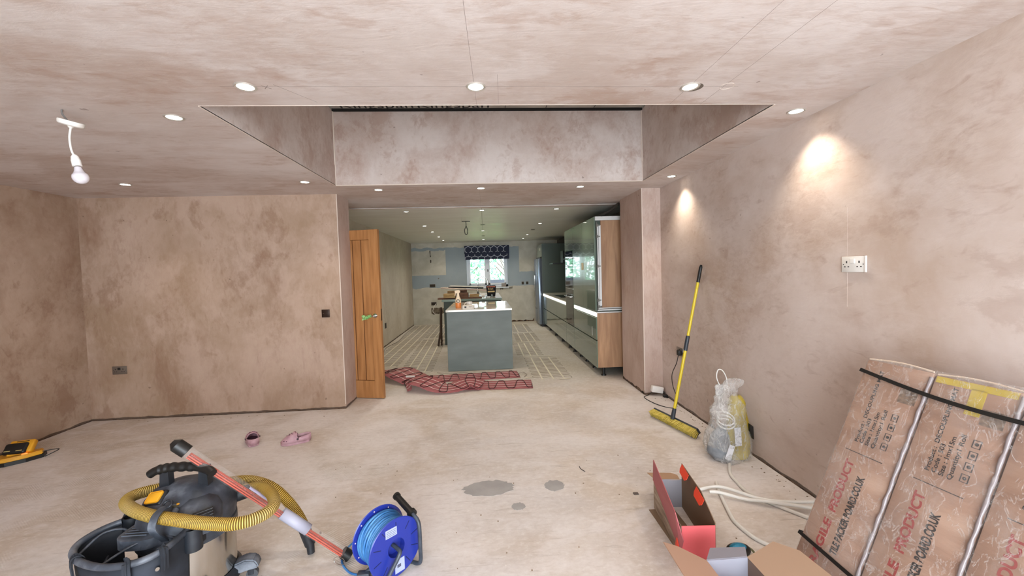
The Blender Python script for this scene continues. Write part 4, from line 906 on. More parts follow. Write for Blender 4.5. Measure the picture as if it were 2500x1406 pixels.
# ---------------------------------------------------------------- white pipes on the floor
PIPE = mat('white_pipe', '#ddd9d2', .4)
for pts, lab in (([(1.348, 2.528, .012), (1.475, 2.503, .033), (1.619, 2.353, .034), (1.73, 2.29, .04), (1.90, 2.24, .057)], 'white pipe whose cut end lies highest, beside the red box'),
                 ([(1.376, 2.462, .030), (1.43, 2.44, .034), (1.555, 2.374, .02), (1.66, 2.31, .034), (1.90, 2.20, .034)], 'thick white pipe running just below the top one'),
                 ([(1.502, 2.60, .011), (1.47, 2.53, .011), (1.432, 2.42, .011), (1.38, 2.25, .011), (1.364, 2.17, .011), (1.381, 2.041, .011), (1.429, 1.957, .011)], 'white pipe curving down towards the open cardboard box'),
                 ([(1.735, 2.83, .011), (1.66, 2.70, .011), (1.635, 2.58, .011), (1.629, 2.445, .011), (1.70, 2.31, .011), (1.80, 2.16, .011), (1.87, 2.09, .011)], 'white pipe running out from under the clear bag')):
    b = nb(); tube(b, smooth_path(pts, 10), .0105, 12); tag(obj('plastic_pipe', b, PIPE, smooth=60), lab, 'pipe', 'white plastic pipes on the floor')

# ---------------------------------------------------------------- tall cartons leaning on the right wall
CARD = noise_mat('cardboard', ['#856655', '#9a7a67', '#a98b78'], .6, (1, 1, 4), 3, 5, .1)
REDI = mat('red_ink', '#8d3a36', .6); INKC = mat('carton_ink', '#2b2523', .6)
T0 = Vector((1.78, 1.80, 1.0)); dd = Vector((.41, .04, .91)).normalized(); ee = Vector((.10, -.995, -.02)); ee = (ee-dd*ee.dot(dd)).normalized(); nn = dd.cross(ee).normalized()
if nn.x > 0: nn = -nn
CW, CL, CT = .270, 1.04, .14
def cm(o): return Matrix(((ee.x, dd.x, nn.x, o.x), (ee.y, dd.y, nn.y, o.y), (ee.z, dd.z, nn.z, o.z), (0, 0, 0, 1)))
FILM = film_mat('stretch_film', .10, .30, (3.2, 3.6, 1.1), 6, '#e0dbd8', .8, .10, .03, .7, .018)
CLABS = ['tall cardboard carton farthest along the right wall, leftmost of the row', 'tall cardboard carton with readable product printing, middle of the row', 'tall cardboard carton cut by the right edge of photo']
for k in range(3):
    o0 = T0-dd*CL+ee*CW*k; t = thing('carton', CLABS[k], 'carton', (o0.x, o0.y, o0.z), 0, 'film wrapped cartons against right wall'); M = cm(o0)
    b = nb(); box(b, .004, CW-.004, 0, CL-.006*k, -CT, 0, .004, 2, M); obj('carton_body', b, CARD, t, 40)
    # moulded rim of the open top
    b = nb(); 
    for s0, s1, q in (((.008, CL-.004), (CW-.008, CL-.004), -.004), ((.008, CL-.004), (CW-.008, CL-.004), -CT+.004)):
        P = [M @ Vector((.008+(CW-.016)*i/12, CL-.006*k+.004+.010*math.sin(PI*i/12), q)) for i in range(13)]; tube(b, P, .004, 6)
    obj('top_rim', b, mat('rim_tan', '#c9b5a2', .5), t, 60)
    def tx(s, u, v0, v1, size, m, nm='lettering'):
        # text runs up the carton between heights v0 and v1; x -> +dd, y -> -ee
        o = M @ Vector((u, v0, .0006)); q = text(nm, s, size, frame(o, dd, -ee), m, t, .0002, off=(.0016 if size > .03 else .0004))
        p0 = WORLD[t.name].inverted() @ o; R3 = WORLD[t.name].inverted().to_3x3() @ dd; ln = max((v.co-p0).dot(R3) for v in q.data.vertices); k_ = (v1-v0)/ln
        for v in q.data.vertices: v.co += R3*((v.co-p0).dot(R3)*(k_-1))
    tx('FRAGILE', .103, .06, .30, .046, REDI); tx('PRODUCT', .103, .335, .578, .046, REDI)
    tx('TILE BACKER BOARD.CO.UK', .165, .178, .530, .040, INKC)
    lo = .66
    tx('Product :  DECOUPLING MAT', .088, .662, 1.0, .021, INKC); tx('Code : 503', .109, .664, .779, .021, INKC); tx('Size : 1mx15m', .132, .662, .817, .021, INKC); tx('Quantity:1 Roll', .158, .660, .835, .021, INKC)
    b = nb(); box(b, .05, .206, .616, .619, 0, .0006, M=M); obj('printed_line', b, INKC, t)
    b = nb()
    for q in range(4):
        y = .670+q*.043; box(b, .178, .181, y, y+.03, 0, .0007, M=M); box(b, .20, .203, y, y+.03, 0, .0007, M=M); box(b, .178, .203, y, y+.002, 0, .0007, M=M); box(b, .178, .203, y+.028, y+.030, 0, .0007, M=M)
        cyl(b, M @ Vector((.1905, y+.015, 0)), M @ Vector((.1905, y+.015, .0007)), .006, n=12)
    obj('care_symbols', b, INKC, t)
    # sooty rectangles printed next to the symbols
    b = nb(); box(b, .175, .24, .885, .945, 0, .0006, .0001, 1, M); obj('printed_panel', b, noise_mat('faded_print', ['#5d4f46', '#86705f'], .7, nscale=60), t)
    if k == 1:
        b = nb(); box(b, .01, .25, CL-.035, CL-.010, 0, .0012, M=M); box(b, .125, .170, CL-.13, CL-.03, 0, .0012, M=M)
        yt = obj('yellow_tape', b, mat('warn_yellow', '#b29a3a', .5), t); tx('WARNING', .150, CL-.12, CL-.055, .022, INKC)
    if k == 2: pass
# bright rounded plastic edges where the film bunches between cartons
SIL = mat('film_edge', '#93898a', .15); SIL.node_tree.nodes['Principled BSDF'].inputs['Alpha'].default_value = .85
for k, lab in ((1, 'shiny plastic corner protector between the left and middle cartons'), (2, 'shiny plastic corner protector between the middle and right cartons')):
    o0 = T0-dd*CL+ee*CW*k; P = [o0+dd*(CL*.98*i/40)+nn*(.003+.002*math.sin(i*1.7))-ee*(.006) for i in range(41)]
    b = nb(); tube(b, P, .0062, 8, rfun=lambda i: 1+.25*math.sin(i*2.1)); tag(obj('corner_protector', b, SIL, smooth=60), lab, 'corner protector', 'corner protectors on the cartons')
# black straps
def strap(f0, f1, lab, dip=0):
    P = []
    for i in range(25):
        u = i/24; c = T0-dd*CL+ee*(CW*3*u)+dd*(CL*(f0+(f1-f0)*u)-dip*math.sin(PI*u)); P.append(c+nn*.018)
    P = [P[0]-nn*(CT+.01), P[0]-nn*.0]+P[1:]
    b = nb(); ribbon(b, P, .016, nn, .0012); tag(obj('strap', b, BLK), lab, 'strap', 'black straps round the cartons')
strap(.945, .905, 'black strap running round the tops of the cartons', .03)
strap(.171, .096, 'black strap slanting across the lower left carton', .0)
# stretch film shell
b = nb(); M = cm(T0-dd*CL); nu, nv = 60, 70; G = []
for j in range(nv+1):
    row = []
    for i in range(nu+1):
        u = -.006+(CW*3+.012)*i/nu; v = .01+(CL+.0)*j/nv; z = .008+.007*mnoise.noise(Vector((u*9, v*5, 1)))+.003*mnoise.noise(Vector((u*30, v*20, 4)))
        e_ = min(i, nu-i); z = z if e_ > 0 else -CT*.6
        row.append(b.verts.new(M @ Vector((u, v, z))))
    G.append(row)
for j in range(nv):
    for i in range(nu): b.faces.new((G[j][i], G[j][i+1], G[j+1][i+1], G[j+1][i]))
tag(obj('stretch_wrap', b, FILM, smooth=0), 'creased clear stretch film wrapped over the row of cartons', 'film')

# ---------------------------------------------------------------- red open carton on the floor
CORAL = mat('coral_card', '#e2656a', .55); MAUVE = mat('mauve_card', '#a8585c', .6); KR = mat('inner_brown', '#7d6650', .75); KG = mat('inner_grey', '#8f8c92', .7); ORT = mat('orange_tab', '#e0492f', .5); KT = mat('tan_card', '#b39174', .65)
t = thing('red_carton', 'long open red carton with flaps up, behind the brown box', 'carton', (1.03, 2.15, 0))
NL, NR, FR, FL = (.935, 1.935), (1.10, 1.922), (1.15, 2.37), (.985, 2.385); HB = .172
def v3(p, z, dx=0, dy=0): return (p[0]+dx, p[1]+dy, z)
b = nb(); sheet(b, [v3(NL, 0), v3(NR, 0), v3(NR, HB), v3(NL, HB)], .004); obj('end_panel', b, CORAL, t)
b = nb(); sheet(b, [v3(FL, 0), v3(FR, 0), v3(FR, HB), v3(FL, HB)], -.003); obj('rear_panel', b, KG, t)
b = nb(); sheet(b, [v3(NR, 0), v3(FR, 0), v3(FR, .27), (1.125, 2.10, .245), v3(NR, HB+.01)], .004); obj('right_panel', b, KR, t)
b = nb(); sheet(b, [v3(NL, 0, -.004), v3(FL, 0, -.004), v3(FL, HB, -.004), v3(NL, HB, -.004)], .004); obj('left_panel', b, noise_mat('printed_side', ['#5e4a3c', '#8a7460', '#a89684'], .6, (1, 1, 6), 6, 4, 0), t)
b = nb(); sheet(b, [v3(NL, HB*.2, -.008, -.002), v3(FL, HB, -.008), v3(FL, .29, .0, .01), (.90, 1.93, .245), (.925, 1.90, .12)], .004); obj('left_flap', b, MAUVE, t)
b = nb(); sheet(b, [v3(FL, HB-.004, .01), v3(FR, HB-.004, -.01), (1.165, 2.46, .15), (1.15, 2.52, .135), (1.0, 2.53, .14)], .003); obj('rear_flap', b, KT, t)
b = nb(); box(b, .94, 1.09, 1.94, 2.36, .001, .004); obj('floor_panel', b, KR, t)
for y0, y1, z in ((2.24, 2.34, .262), (2.03, 2.13, .238)):
    def xr(y): return NR[0]+(FR[0]-NR[0])*(y-NR[1])/(FR[1]-NR[1])-.002
    tp = lambda y, s: (xr(y)-.004-.45*s, y, z+.018*(y-y0)/(y1-y0)-.88*s)
    b = nb(); sheet(b, [tp(y0, 0), tp(y1, 0), tp(y1, .030), tp(y1-.012, .046), tp(y0+.016, .046), tp(y0, .030)], .002); obj('tuck_tab', b, ORT, t)
b = nb(); prism(b, [(1.94, .06), (1.955, .10), (1.97, .06), (1.955, .02)], 0, .918, .924); obj('slot', b, ORT, t)

# ---------------------------------------------------------------- brown open box at the frame edge
TAN = mat('box_tan', '#b08d78', .65); TAN2 = mat('box_tan_right', '#a88b74', .65); GB = mat('box_grey_inner', '#9a9aa6', .6)
t = thing('open_box', 'open brown cardboard box with spread flaps at the bottom of the photo', 'box', (1.0, 1.45, 0))
x0, x1, y0, y1, hz = .905, 1.085, 1.22, 1.648, .205
b = nb(); box(b, x0, x1, y1-.004, y1, 0, hz); obj('rear_panel', b, GB, t)
b = nb(); box(b, x0, x1, y0, y0+.004, 0, hz); obj('front_panel', b, TAN, t)
b = nb(); box(b, x0-.004, x0, y0, y1, 0, hz); obj('left_panel', b, mat('orange_brown_side', '#a0502c', .6), t)
b = nb(); box(b, x1, x1+.004, y0, y1, 0, hz); obj('right_panel', b, mat('inner_dark_brown', '#7a675a', .7), t)
b = nb(); box(b, x0, x1, y0, y1, .001, .004); obj('floor_panel', b, TAN, t)
b = nb(); sheet(b, [(x0, y1, hz), (x0, y0, hz), (.72, y0-.02, hz+.38*(x0-.72)), (.735, 1.69, hz+.38*(x0-.735)), (.80, 1.69, hz+.38*(x0-.80))], .004); obj('left_flap', b, TAN, t)
b = nb(); sheet(b, [(x0-.002, y1, hz-.002), (x0-.002, y0, hz-.002), (.83, 1.2, .09), (.835, 1.70, .10)], .003); obj('lower_left_flap', b, MATS['orange_brown_side'], t)
b = nb(); sheet(b, [(x1, y0, hz), (x1, y1, hz), (1.24, 1.70, hz+.15*(1.24-x1)), (1.30, 1.62, hz+.15*(1.30-x1)), (1.33, y0, hz+.15*(1.33-x1))], .004); obj('right_flap', b, TAN2, t)
b = nb(); sheet(b, [(x0, y1, hz), (x1, y1, hz), (x1+.025, 1.70, hz+.004), (x0+.05, 1.71, hz+.004)], .004); obj('rear_flap', b, mat('box_flap_grey', '#7f7b82', .65), t)
b = nb(); rnd = random.Random(4)
for k in range(46):
    p = Vector((.918+rnd.uniform(0, .05), 1.30+rnd.uniform(0, .30), .06+rnd.uniform(0, .11))); ribbon(b, smooth_path([p, p+Vector((.03, .01, .01)), p+Vector((.05, -.01, -.02))], 3), .006, (0, .4, 1), .001)
o = tag(obj('shredded_packing', b, noise_mat('pink_pack', ['#b04a66', '#e3a7b4'], .6, nscale=40, bump=0)), 'pink and white striped packing strips inside the brown box', 'packing', kind='stuff')
b = nb(); blob(b, terp([(.02, 1.02, 1.50, .05, .07), (.08, 1.02, 1.5, .05, .08), (.13, 1.03, 1.52, .03, .05), (.165, 1.02, 1.54, .006, .006)], 4), 20, .01, 2, 14); tag(obj('packing_film', b, BAGF, smooth=0), 'crumpled clear film inside the brown open box', 'film')
# safety goggles
t = thing('goggles', 'teal lens goggles lying on floor behind the brown box', 'goggles', (1.24, 1.89, 0))
TEAL = mat('teal_lens', '#2f86a8', .1, .3); S = Matrix.Translation((1.228, 1.935, .026)) @ Matrix.Diagonal((1.25, .75, .65, 1))
b = nb(); lathe(b, [(.050*math.cos(a), .05*math.sin(a)) for a in [-.3+i*(PI/2+.3)/8 for i in range(9)]], 28, S @ Matrix.Translation((0, 0, .0))); obj('frame', b, BLK, t, 60)
b = nb(); lathe(b, [(.040*math.cos(a), .054*math.sin(a)+.006) for a in [.2+i*(PI/2-.2)/8 for i in range(9)]], 28, S @ Matrix.Translation((-.003, -.006, 0))); obj('lens', b, TEAL, t, 60)
b = nb(); tube(b, smooth_path([(1.275, 1.955, .03), (1.30, 1.935, .022), (1.30, 1.89, .01)], 5), .005); obj('side_arm', b, mat('olive_arm', '#5a5535', .5), t, 60)

# ---------------------------------------------------------------- pink clogs
PINK = noise_mat('clog_pink', ['#b08793', '#c7a0ab', '#cfabb6'], .55, nscale=20, bump=.05); INS = noise_mat('clog_inner', ['#4c2d40', '#6d4558'], .8, nscale=40)
def clog(x, y, rz, label, tilt=0.0):
    t = thing('clog', label, 'shoe', (x, y, 0), rz, 'pair of pink clogs'); Wt = WORLD[t.name] @ Matrix.Rotation(tilt, 4, 'X'); Ls = .235
    def hw(s): return .052*(math.sin(min(1, s/.32)*PI/2)**.6)*(1-.28*max(0, (s-.35)/.65))*(math.sqrt(max(0, 1-((s-.86)/.14)**2)) if s > .86 else 1)
    def hw2(s): return max(.004, hw(s))
    # sole
    st = [i/24 for i in range(25)]; poly = [(Ls*s, hw2(s)) for s in st]+[(Ls*s, -hw2(s)) for s in reversed(st)]
    b = nb(); prism(b, poly, 2, .001, .026, Wt); obj('sole', b, PINK, t, 50)
    b = nb(); prism(b, [(q[0]*.92+.01, q[1]*.82) for q in poly], 2, .026, .0275, Wt); obj('insole', b, INS, t)
    # upper: closed toe
    b = nb(); rows = []
    for i in range(15):
        s = .0+.56*i/14; ht = .028+.064*math.sin(min(1, (s+.02)/.5)*PI/2)**.9; w_ = hw2(s)+.001
        rows.append([b.verts.new(Wt @ Vector((Ls*s+.0, w_*math.cos(a)*(1 if abs(math.cos(a)) < .9 else 1), .018+(ht-.018)*math.sin(a)**.75 if math.sin(a) > 0 else .018))) for a in [PI*k/14 for k in range(15)]])
    for r0, r1 in zip(rows, rows[1:]):
        for k in range(14): b.faces.new((r0[k], r0[k+1], r1[k+1], r1[k]))
    # heel cup wall
    rows = []
    for i in range(29):
        u = i/28; 
        if u < .42: s = .56+(1.0-.56)*u/.42*.93; p = (Ls*s, hw2(s))
        elif u > .58: s = .56+(1.0-.56)*(1-u)/.42*.93; p = (Ls*s, -hw2(s))
        else: a = (u-.42)/.16*PI; sE = .56+.44*.93; p = (Ls*(sE)+.014*math.sin(a), hw2(sE)*math.cos(a))
        top = .056+.012*math.sin(u*PI)
        rows.append([b.verts.new(Wt @ Vector((p[0], p[1], .016))), b.verts.new(Wt @ Vector((p[0], p[1]*1.02, top)))])
    for r0, r1 in zip(rows, rows[1:]): b.faces.new((r0[0], r1[0], r1[1], r0[1]))
    up = obj('upper', b, PINK, t, 50); md = up.modifiers.new('t', 'SOLIDIFY'); md.thickness = .004
    b = nb(); rows = []
    for i in range(21):
        an = PI*i/20; sn, cs = math.sin(an), math.cos(an); p = Vector((Ls*(.57-.12*sn), .054*cs, .050+.047*sn)); e_ = Vector((.9, 0, .35*sn)).normalized()*.008; o_ = Vector((-.2*sn, cs*.6, sn)).normalized()*.0025
        rows.append([b.verts.new(Wt @ q) for q in (p-e_, p+e_, p+e_+o_, p-e_+o_)])
    for r0, r1 in zip(rows, rows[1:]):
        for k in range(4): b.faces.new((r0[k], r0[(k+1) % 4], r1[(k+1) % 4], r1[k]))
    obj('strap', b, PINK, t, 50)
    for s_ in (-1, 1):
        b = nb(); cyl(b, Wt @ Vector((Ls*.57, s_*.045, .049)), Wt @ Vector((Ls*.57, s_*.059, .049)), .009, n=14); obj('rivet', b, mat('rivet_dark', '#4a3840', .4), t)
    b = nb()
    for (s, a) in ((.1, .5), (.17, .35), (.26, .3), (.36, .28), (.12, 2.6), (.2, 2.8), (.22, 1.3), (.3, 1.1), (.38, 1.4), (.3, 1.75), (.4, .9), (.42, 1.9), (.24, .85), (.34, .75)):
        ht = .028+.064*math.sin(min(1, (s+.02)/.5)*PI/2)**.9; w_ = hw2(s)+.001
        p = Vector((Ls*s, w_*math.cos(a), .018+(ht-.018)*math.sin(a)**.75)); n_ = Vector((-.3, math.cos(a)/w_*.04, math.sin(a)+.1)).normalized()
        cyl(b, Wt @ (p-n_*.003), Wt @ (p+n_*.0028), .0048 if a > .6 else .0062, n=12)
    obj('vent_hole', b, INS, t)
    return t
clog(-1.83, 3.655, .42, 'pink clog turned sideways with its toe to the left, right of the pair')
clog(-2.19, 3.86, -.98, 'pink clog with its open heel towards the room, left of the pair')

# ---------------------------------------------------------------- battery charger
DY = noise_mat('tool_yellow', ['#c98a14', '#e0a326'], .45, nscale=10, bump=0)
t = thing('battery_charger', 'yellow and black battery charger with battery by the left wall', 'charger', (-3.93, 3.62, 0), .55)
Wt = WORLD[t.name]
b = nb(); prism(b, [(-.15, -.055), (-.05, -.085), (.06, -.06), (.15, -.01), (.15, .07), (-.14, .07)], 2, .0, .030, Wt); obj('base', b, BLK, t)
b = nb(); prism(b, [(-.145, -.048), (-.05, -.076), (.06, -.052), (.145, -.005), (.135, .065), (-.13, .065)], 2, .030, .062, Wt); bmesh.ops.bevel(b, geom=b.edges[:], offset=.006, segments=2, affect='EDGES'); obj('charger_shell', b, DY, t, 50)
Mc = Wt @ Matrix.Translation((.01, .02, .115)) @ Matrix.Rotation(-.30, 4, 'Z') @ Matrix.Rotation(.85, 4, 'X')
# local x along the battery, y up its face, z out towards the room
b = nb(); box(b, -.075, .085, -.045, .060, -.045, .004, .012, 3, Mc); obj('battery_shell', b, DY, t, 50)
b = nb(); box(b, -.088, .058, -.060, .032, -.012, .022, .015, 3, Mc); obj('battery_top', b, BLK, t, 50)
b = nb(); box(b, -.03, .05, .042, .048, .0035, .0055, M=Mc); obj('shell_slot', b, BLK, t)
b = nb(); box(b, -.075, -.035, -.040, -.034, .021, .0235, .0005, 1, Mc); obj('lettering_mark', b, mat('mark_cream', '#b9a468', .5), t)
b = nb(); box(b, .0, .04, -.042, -.036, .021, .0235, .0005, 1, Mc); obj('lettering_mark', b, MATS['mark_cream'], t)
b = nb(); box(b, -.06, .06, -.01, .07, .05, .085, .01, 2, Wt); obj('battery_slot', b, DY, t, 50)
for k in range(6):
    b = nb(); box(b, -.13+k*.013, -.124+k*.013, -.0565-.003*k, -.04, .038, .052, M=Wt); obj('cooling_slot', b, mat('slot_brown', '#7a4a10', .6), t)
le = mat('charge_light', '#ff5a22', .4); le.node_tree.nodes['Principled BSDF'].inputs['Emission Color'].default_value = (1, .22, .05, 1); le.node_tree.nodes['Principled BSDF'].inputs['Emission Strength'].default_value = 2
b = nb(); box(b, .03, .065, -.035, -.02, .060, .066, .002, 1, Wt); obj('charge_light', b, le, t)
b = nb(); tube(b, smooth_path([Wt @ Vector(p) for p in ((.13, .0, .05), (.22, .01, .045), (.235, -.01, .04), (.16, -.03, .01))], 6), .0035, 8); obj('cable', b, BLK, t, 60)

# ---------------------------------------------------------------- cable reel
RB = mat('reel_blue', '#1f2f8c', .35); CB = noise_mat('cable_blue', ['#1d4f86', '#2f6fae', '#5a93c4'], .45, nscale=8, bump=0); FR_ = noise_mat('reel_frame', ['#2b3038', '#434a55'], .4, nscale=20, bump=0)
t = thing('cable_reel', 'blue extension cable reel on black tube frame with foam grip', 'cable reel', (-.5, 2.0, 0))
hf, hb = Vector((-.468, 1.955, .152)), Vector((-.578, 2.07, .152)); axr = (hf-hb).normalized(); q = Vector((0, 0, 1)).rotation_difference(axr).to_matrix().to_4x4()
RR = .142; Wr = (hf-hb).length; Mr_ = Matrix.Translation(hb) @ q
for z, nm in ((0, 'rear_flange'), (Wr, 'front_flange')):
    b = nb(); lathe(b, [(.030, z-.003), (RR-.004, z-.003), (RR, z), (RR-.004, z+.003), (.030, z+.003)] if z == 0 else [(.045, z-.003), (RR-.004, z-.003), (RR, z), (RR-.004, z+.003), (.045, z+.003), (.043, z-.03), (0, z-.03)], 64, Mr_); obj(nm, b, RB, t, 35)
b = nb(); lathe(b, [(.06, .003), (.06, Wr-.004)], 40, Mr_); obj('drum', b, RB, t, 40)
b = nb(); P = []; turns = 0
for layer, rad in ((0, .098), (1, .108), (2, .118)):
    n_t = 10
    for i in range(n_t*36):
        a = i/36*2*PI; f = i/(n_t*36); f = f if layer % 2 == 0 else 1-f
        P.append(Mr_ @ Vector(((rad+.0035*math.sin(a*2+i//36*1.7))*math.cos(a), (rad+.0035*math.sin(a*1.5+i//36*2.3))*math.sin(a), .010+f*(Wr-.02)+.003*math.sin(a+i//36*2.1))))
tube(b, P, .0062, 7); obj('wound_cable', b, CB, t, 60)
Mf = Mr_ @ Matrix.Translation((0, 0, Wr+.003))
tz = (Mf.inverted().to_3x3() @ Vector((0, 0, 1))); tz.z = 0; tz.normalize(); tx_ = Vector((tz.y, -tz.x, 0)) if (Mf.to_3x3() @ Vector((tz.y, -tz.x, 0))).x > 0 else Vector((-tz.y, tz.x, 0))
FF = Mf @ Matrix(((tx_.x, tz.x, 0, 0), (tx_.y, tz.y, 0, 0), (0, 0, 1, 0), (0, 0, 0, 1)))   # local: x right, y up on the flange face
LBL = mat('reel_label', '#a3acc6', .5)
for (x0_, x1_, y0_, y1_, nm) in ((-.055, .005, .066, .106, 'upper_label'), (-.012, .040, -.125, -.06, 'lower_label')):
    b = nb(); box(b, x0_, x1_, y0_, y1_, 0, .0011, M=FF); obj(nm, b, LBL, t)
b = nb()
for k in range(4): box(b, -.05, .0, .072+k*.008, .0735+k*.008, .0011, .0016, M=FF)
box(b, .0, .02, -.10, -.085, .0011, .0016, M=FF); obj('label_print', b, mat('print_blue', '#4a4f66', .6), t)
for k in range(10):
    a = k*2*PI/10+.3; Mk = FF @ Matrix.Rotation(a, 4, 'Z'); b = nb(); box(b, .085, .125, -.002, .002, 0, .0008, M=Mk); obj('flange_slot', b, mat('slot_navy', '#101a50', .5), t)
for k in range(10):
    b = nb(); a = k*2*PI/10; p = Mr_ @ Vector((.128*math.cos(a), .128*math.sin(a), .0032)); p2 = Mr_ @ Vector((.128*math.cos(a), .128*math.sin(a), .0045)); cyl(b, p, p2, .0035, n=8); obj('flange_rivet', b, mat('rivet_pale', '#c9b9c0', .5), t)
FT = lambda *pts: smooth_path(pts, 8)
b = nb(); tube(b, FT((-.485, 2.14, .288), (-.455, 2.11, .277), (-.40, 2.045, .258), (-.372, 2.02, .235), (-.364, 2.01, .19), (-.364, 2.012, .10), (-.366, 2.018, .035), (-.385, 2.03, .014), (-.44, 2.05, .012), (-.56, 2.02, .012), (-.60, 2.0, .012)), .0098, 12); obj('side_tube', b, FR_, t, 60)
b = nb(); tube(b, FT(tuple(hf-axr*.03), tuple(hf+axr*.012), (-.445, 1.925, .145), (-.468, 1.905, .10), (-.505, 1.885, .04), (-.54, 1.885, .014), (-.60, 1.93, .012), (-.625, 1.98, .014)), .0098, 12); obj('front_tube', b, FR_, t, 60)
b = nb(); cyl(b, (-.50, 2.155, .2925), (-.405, 2.05, .259), .0165, .0165, 20); cyl(b, (-.507, 2.163, .295), (-.498, 2.153, .292), .020, n=20); cyl(b, (-.412, 2.058, .2615), (-.400, 2.044, .257), .023, n=20); obj('foam_grip', b, BLK, t, 40)
b = nb(); box(b, -.66, -.60, 1.95, 1.985, .0, .035, .006); cyl(b, (-.63, 1.967, .02), (-.585, 2.0, .04), .012); obj('plug', b, mat('plug_grey', '#3c4048', .5), t, 40)
b = nb(); tube(b, smooth_path([(-.60, 2.11, .13), (-.68, 2.16, .10), (-.755, 2.20, .03), (-.79, 2.16, .0065), (-.77, 2.08, .006), (-.71, 2.01, .006), (-.65, 1.975, .015)], 10), .0052, 8); tube(b, smooth_path([(-.545, 1.93, .08), (-.55, 1.905, .03), (-.575, 1.90, .008), (-.63, 1.92, .006)], 6), .0052, 8); obj('loose_cable', b, CB, t, 60)

# ---------------------------------------------------------------- site vacuum
VB = noise_mat('dusty_black', ['#23262c', '#434852', '#7b818b'], .5, (1, 1, 1), 9, 8, .15, 60, pos=[.32, .52, .70]); VBK = noise_mat('vac_black', ['#131519', '#23272e', '#4a4f58'], .45, nscale=6, bump=.05, pos=[.35, .6, .8])
VC = Vector((-1.42, 1.97, 0))
t = thing('site_vacuum', 'black and yellow wet and dry vacuum with steel drum', 'vacuum cleaner', (VC.x, VC.y, 0))
STL = noise_mat('drum_steel', ['#a9a49b', '#cfcac2'], .16, (1, 1, .4), 3, 4, .04, metal=1)
b = nb(); lathe(b, [(.17, .07), (.180, .08), (.182, .30), (.187, .305), (.187, .315)], 64, Matrix.Translation(VC)); obj('drum', b, STL, t, 35)
b = nb(); lathe(b, [(0, .03), (.17, .03), (.20, .045), (.20, .075), (.183, .095)], 48, Matrix.Translation(VC)); obj('base_ring', b, VBK, t, 35)
def se(b, rings, n=56):
    R = []
    for (z, cx, cy_, ra, rb, p) in rings:
        row = []
        for i in range(n):
            a = 2*PI*i/n; c_, s_ = math.cos(a), math.sin(a)
            row.append(b.verts.new((VC.x+cx+ra*abs(c_)**(2/p)*(1 if c_ > 0 else -1), VC.y+cy_+rb*abs(s_)**(2/p)*(1 if s_ > 0 else -1), z)))
        R.append(row)
    for r0, r1 in zip(R, R[1:]):
        for i in range(n): b.faces.new((r0[i], r0[(i+1) % n], r1[(i+1) % n], r1[i]))
    b.faces.new(R[0][::-1]); b.faces.new(R[-1])
b = nb(); se(b, [(.30, 0, 0, .190, .190, 2), (.335, 0, 0, .190, .190, 2), (.34, 0, 0, .182, .182, 2.2), (.40, .005, .005, .182, .178, 2.4), (.44, .005, .01, .176, .160, 2.5), (.475, 0, .015, .160, .135, 2.6), (.505, -.005, .02, .13, .10, 2.6), (.522, 0, .025, .09, .06, 2.6), (.526, 0, .025, .04, .03, 2.4)]); obj('motor_head', b, VB, t, 35)
b = nb(); se(b, [(.33, -.075, -.105, .075, .075, 3), (.345, -.08, -.12, .092, .088, 3), (.385, -.08, -.12, .094, .085, 3), (.40, -.075, -.11, .07, .06, 3)]); obj('front_ledge', b, VB, t, 35)
b = nb()
for k in range(4): box(b, VC.x-.135, VC.x-.035, VC.y-.190+k*.018, VC.y-.186+k*.018, .3985-.0*k, .4015); 
obj('ledge_grille', b, mat('grille_pale', '#59606c', .5), t)
b = nb(); se(b, [(.36, .11, -.085, .078, .075, 2.8), (.44, .11, -.085, .080, .075, 2.8), (.472, .105, -.075, .066, .058, 2.8), (.490, .10, -.065, .036, .03, 2.4)]); obj('exhaust_housing', b, VB, t, 35)
b = nb(); Mg = Matrix.Translation((VC.x+.168, VC.y-.135, .435)) @ Matrix.Rotation(.80, 4, 'Z') @ Matrix.Rotation(-.12, 4, 'X')
box(b, -.045, .03, -.004, .004, -.03, .03, .004, 1, Mg); obj('exhaust_vent', b, BLK, t)
b = nb()
for k in range(5): box(b, -.04, .028, -.0065, -.004, -.026+k*.012, -.024+k*.012, M=Mg)
obj('vent_slats', b, mat('slat_grey', '#6a6f78', .5), t)
Wp = Matrix.Translation((VC.x-.078, VC.y-.080, .500)) @ Matrix.Rotation(.62, 4, 'X') @ Matrix.Rotation(-.22, 4, 'Y')
b = nb(); box(b, -.034, .034, -.026, .026, 0, .010, .009, 3, Wp); obj('power_button', b, DY, t, 50)
b = nb(); box(b, -.043, .043, -.035, .035, -.020, .003, .010, 2, Wp); obj('button_surround', b, VBK, t, 50)
b = nb(); tube(b, smooth_path([(VC.x-.145, VC.y-.015, .578), (VC.x-.115, VC.y-.012, .594), (VC.x-.05, VC.y-.008, .603), (VC.x+.05, VC.y-.012, .602), (VC.x+.12, VC.y-.03, .592), (VC.x+.150, VC.y-.045, .580)], 10), .021, 14, rfun=lambda i: .9+(.16 if (10 < i < 30 and i % 4 < 2) else 0)); obj('carry_handle', b, BLK, t, 50)
for s in (-1, 1):
    b = nb(); prism(b, [(VC.x+s*.085-.026, .45), (VC.x+s*.085+.026, .45), (VC.x+s*.085+.020, .60), (VC.x+s*.085-.014, .60)], 1, VC.y-.018, VC.y+.016); obj('handle_post', b, VBK, t)
b = nb(); Md = Matrix.Translation((VC.x+.075, VC.y-.075, .478)) @ Matrix.Rotation(.75, 4, 'Z') @ Matrix.Rotation(.42, 4, 'X'); box(b, -.07, .09, -.012, .012, 0, .004, .001, 1, Md); obj('badge_strip', b, noise_mat('badge', ['#2c2a22', '#4a4430'], .5, nscale=30), t)
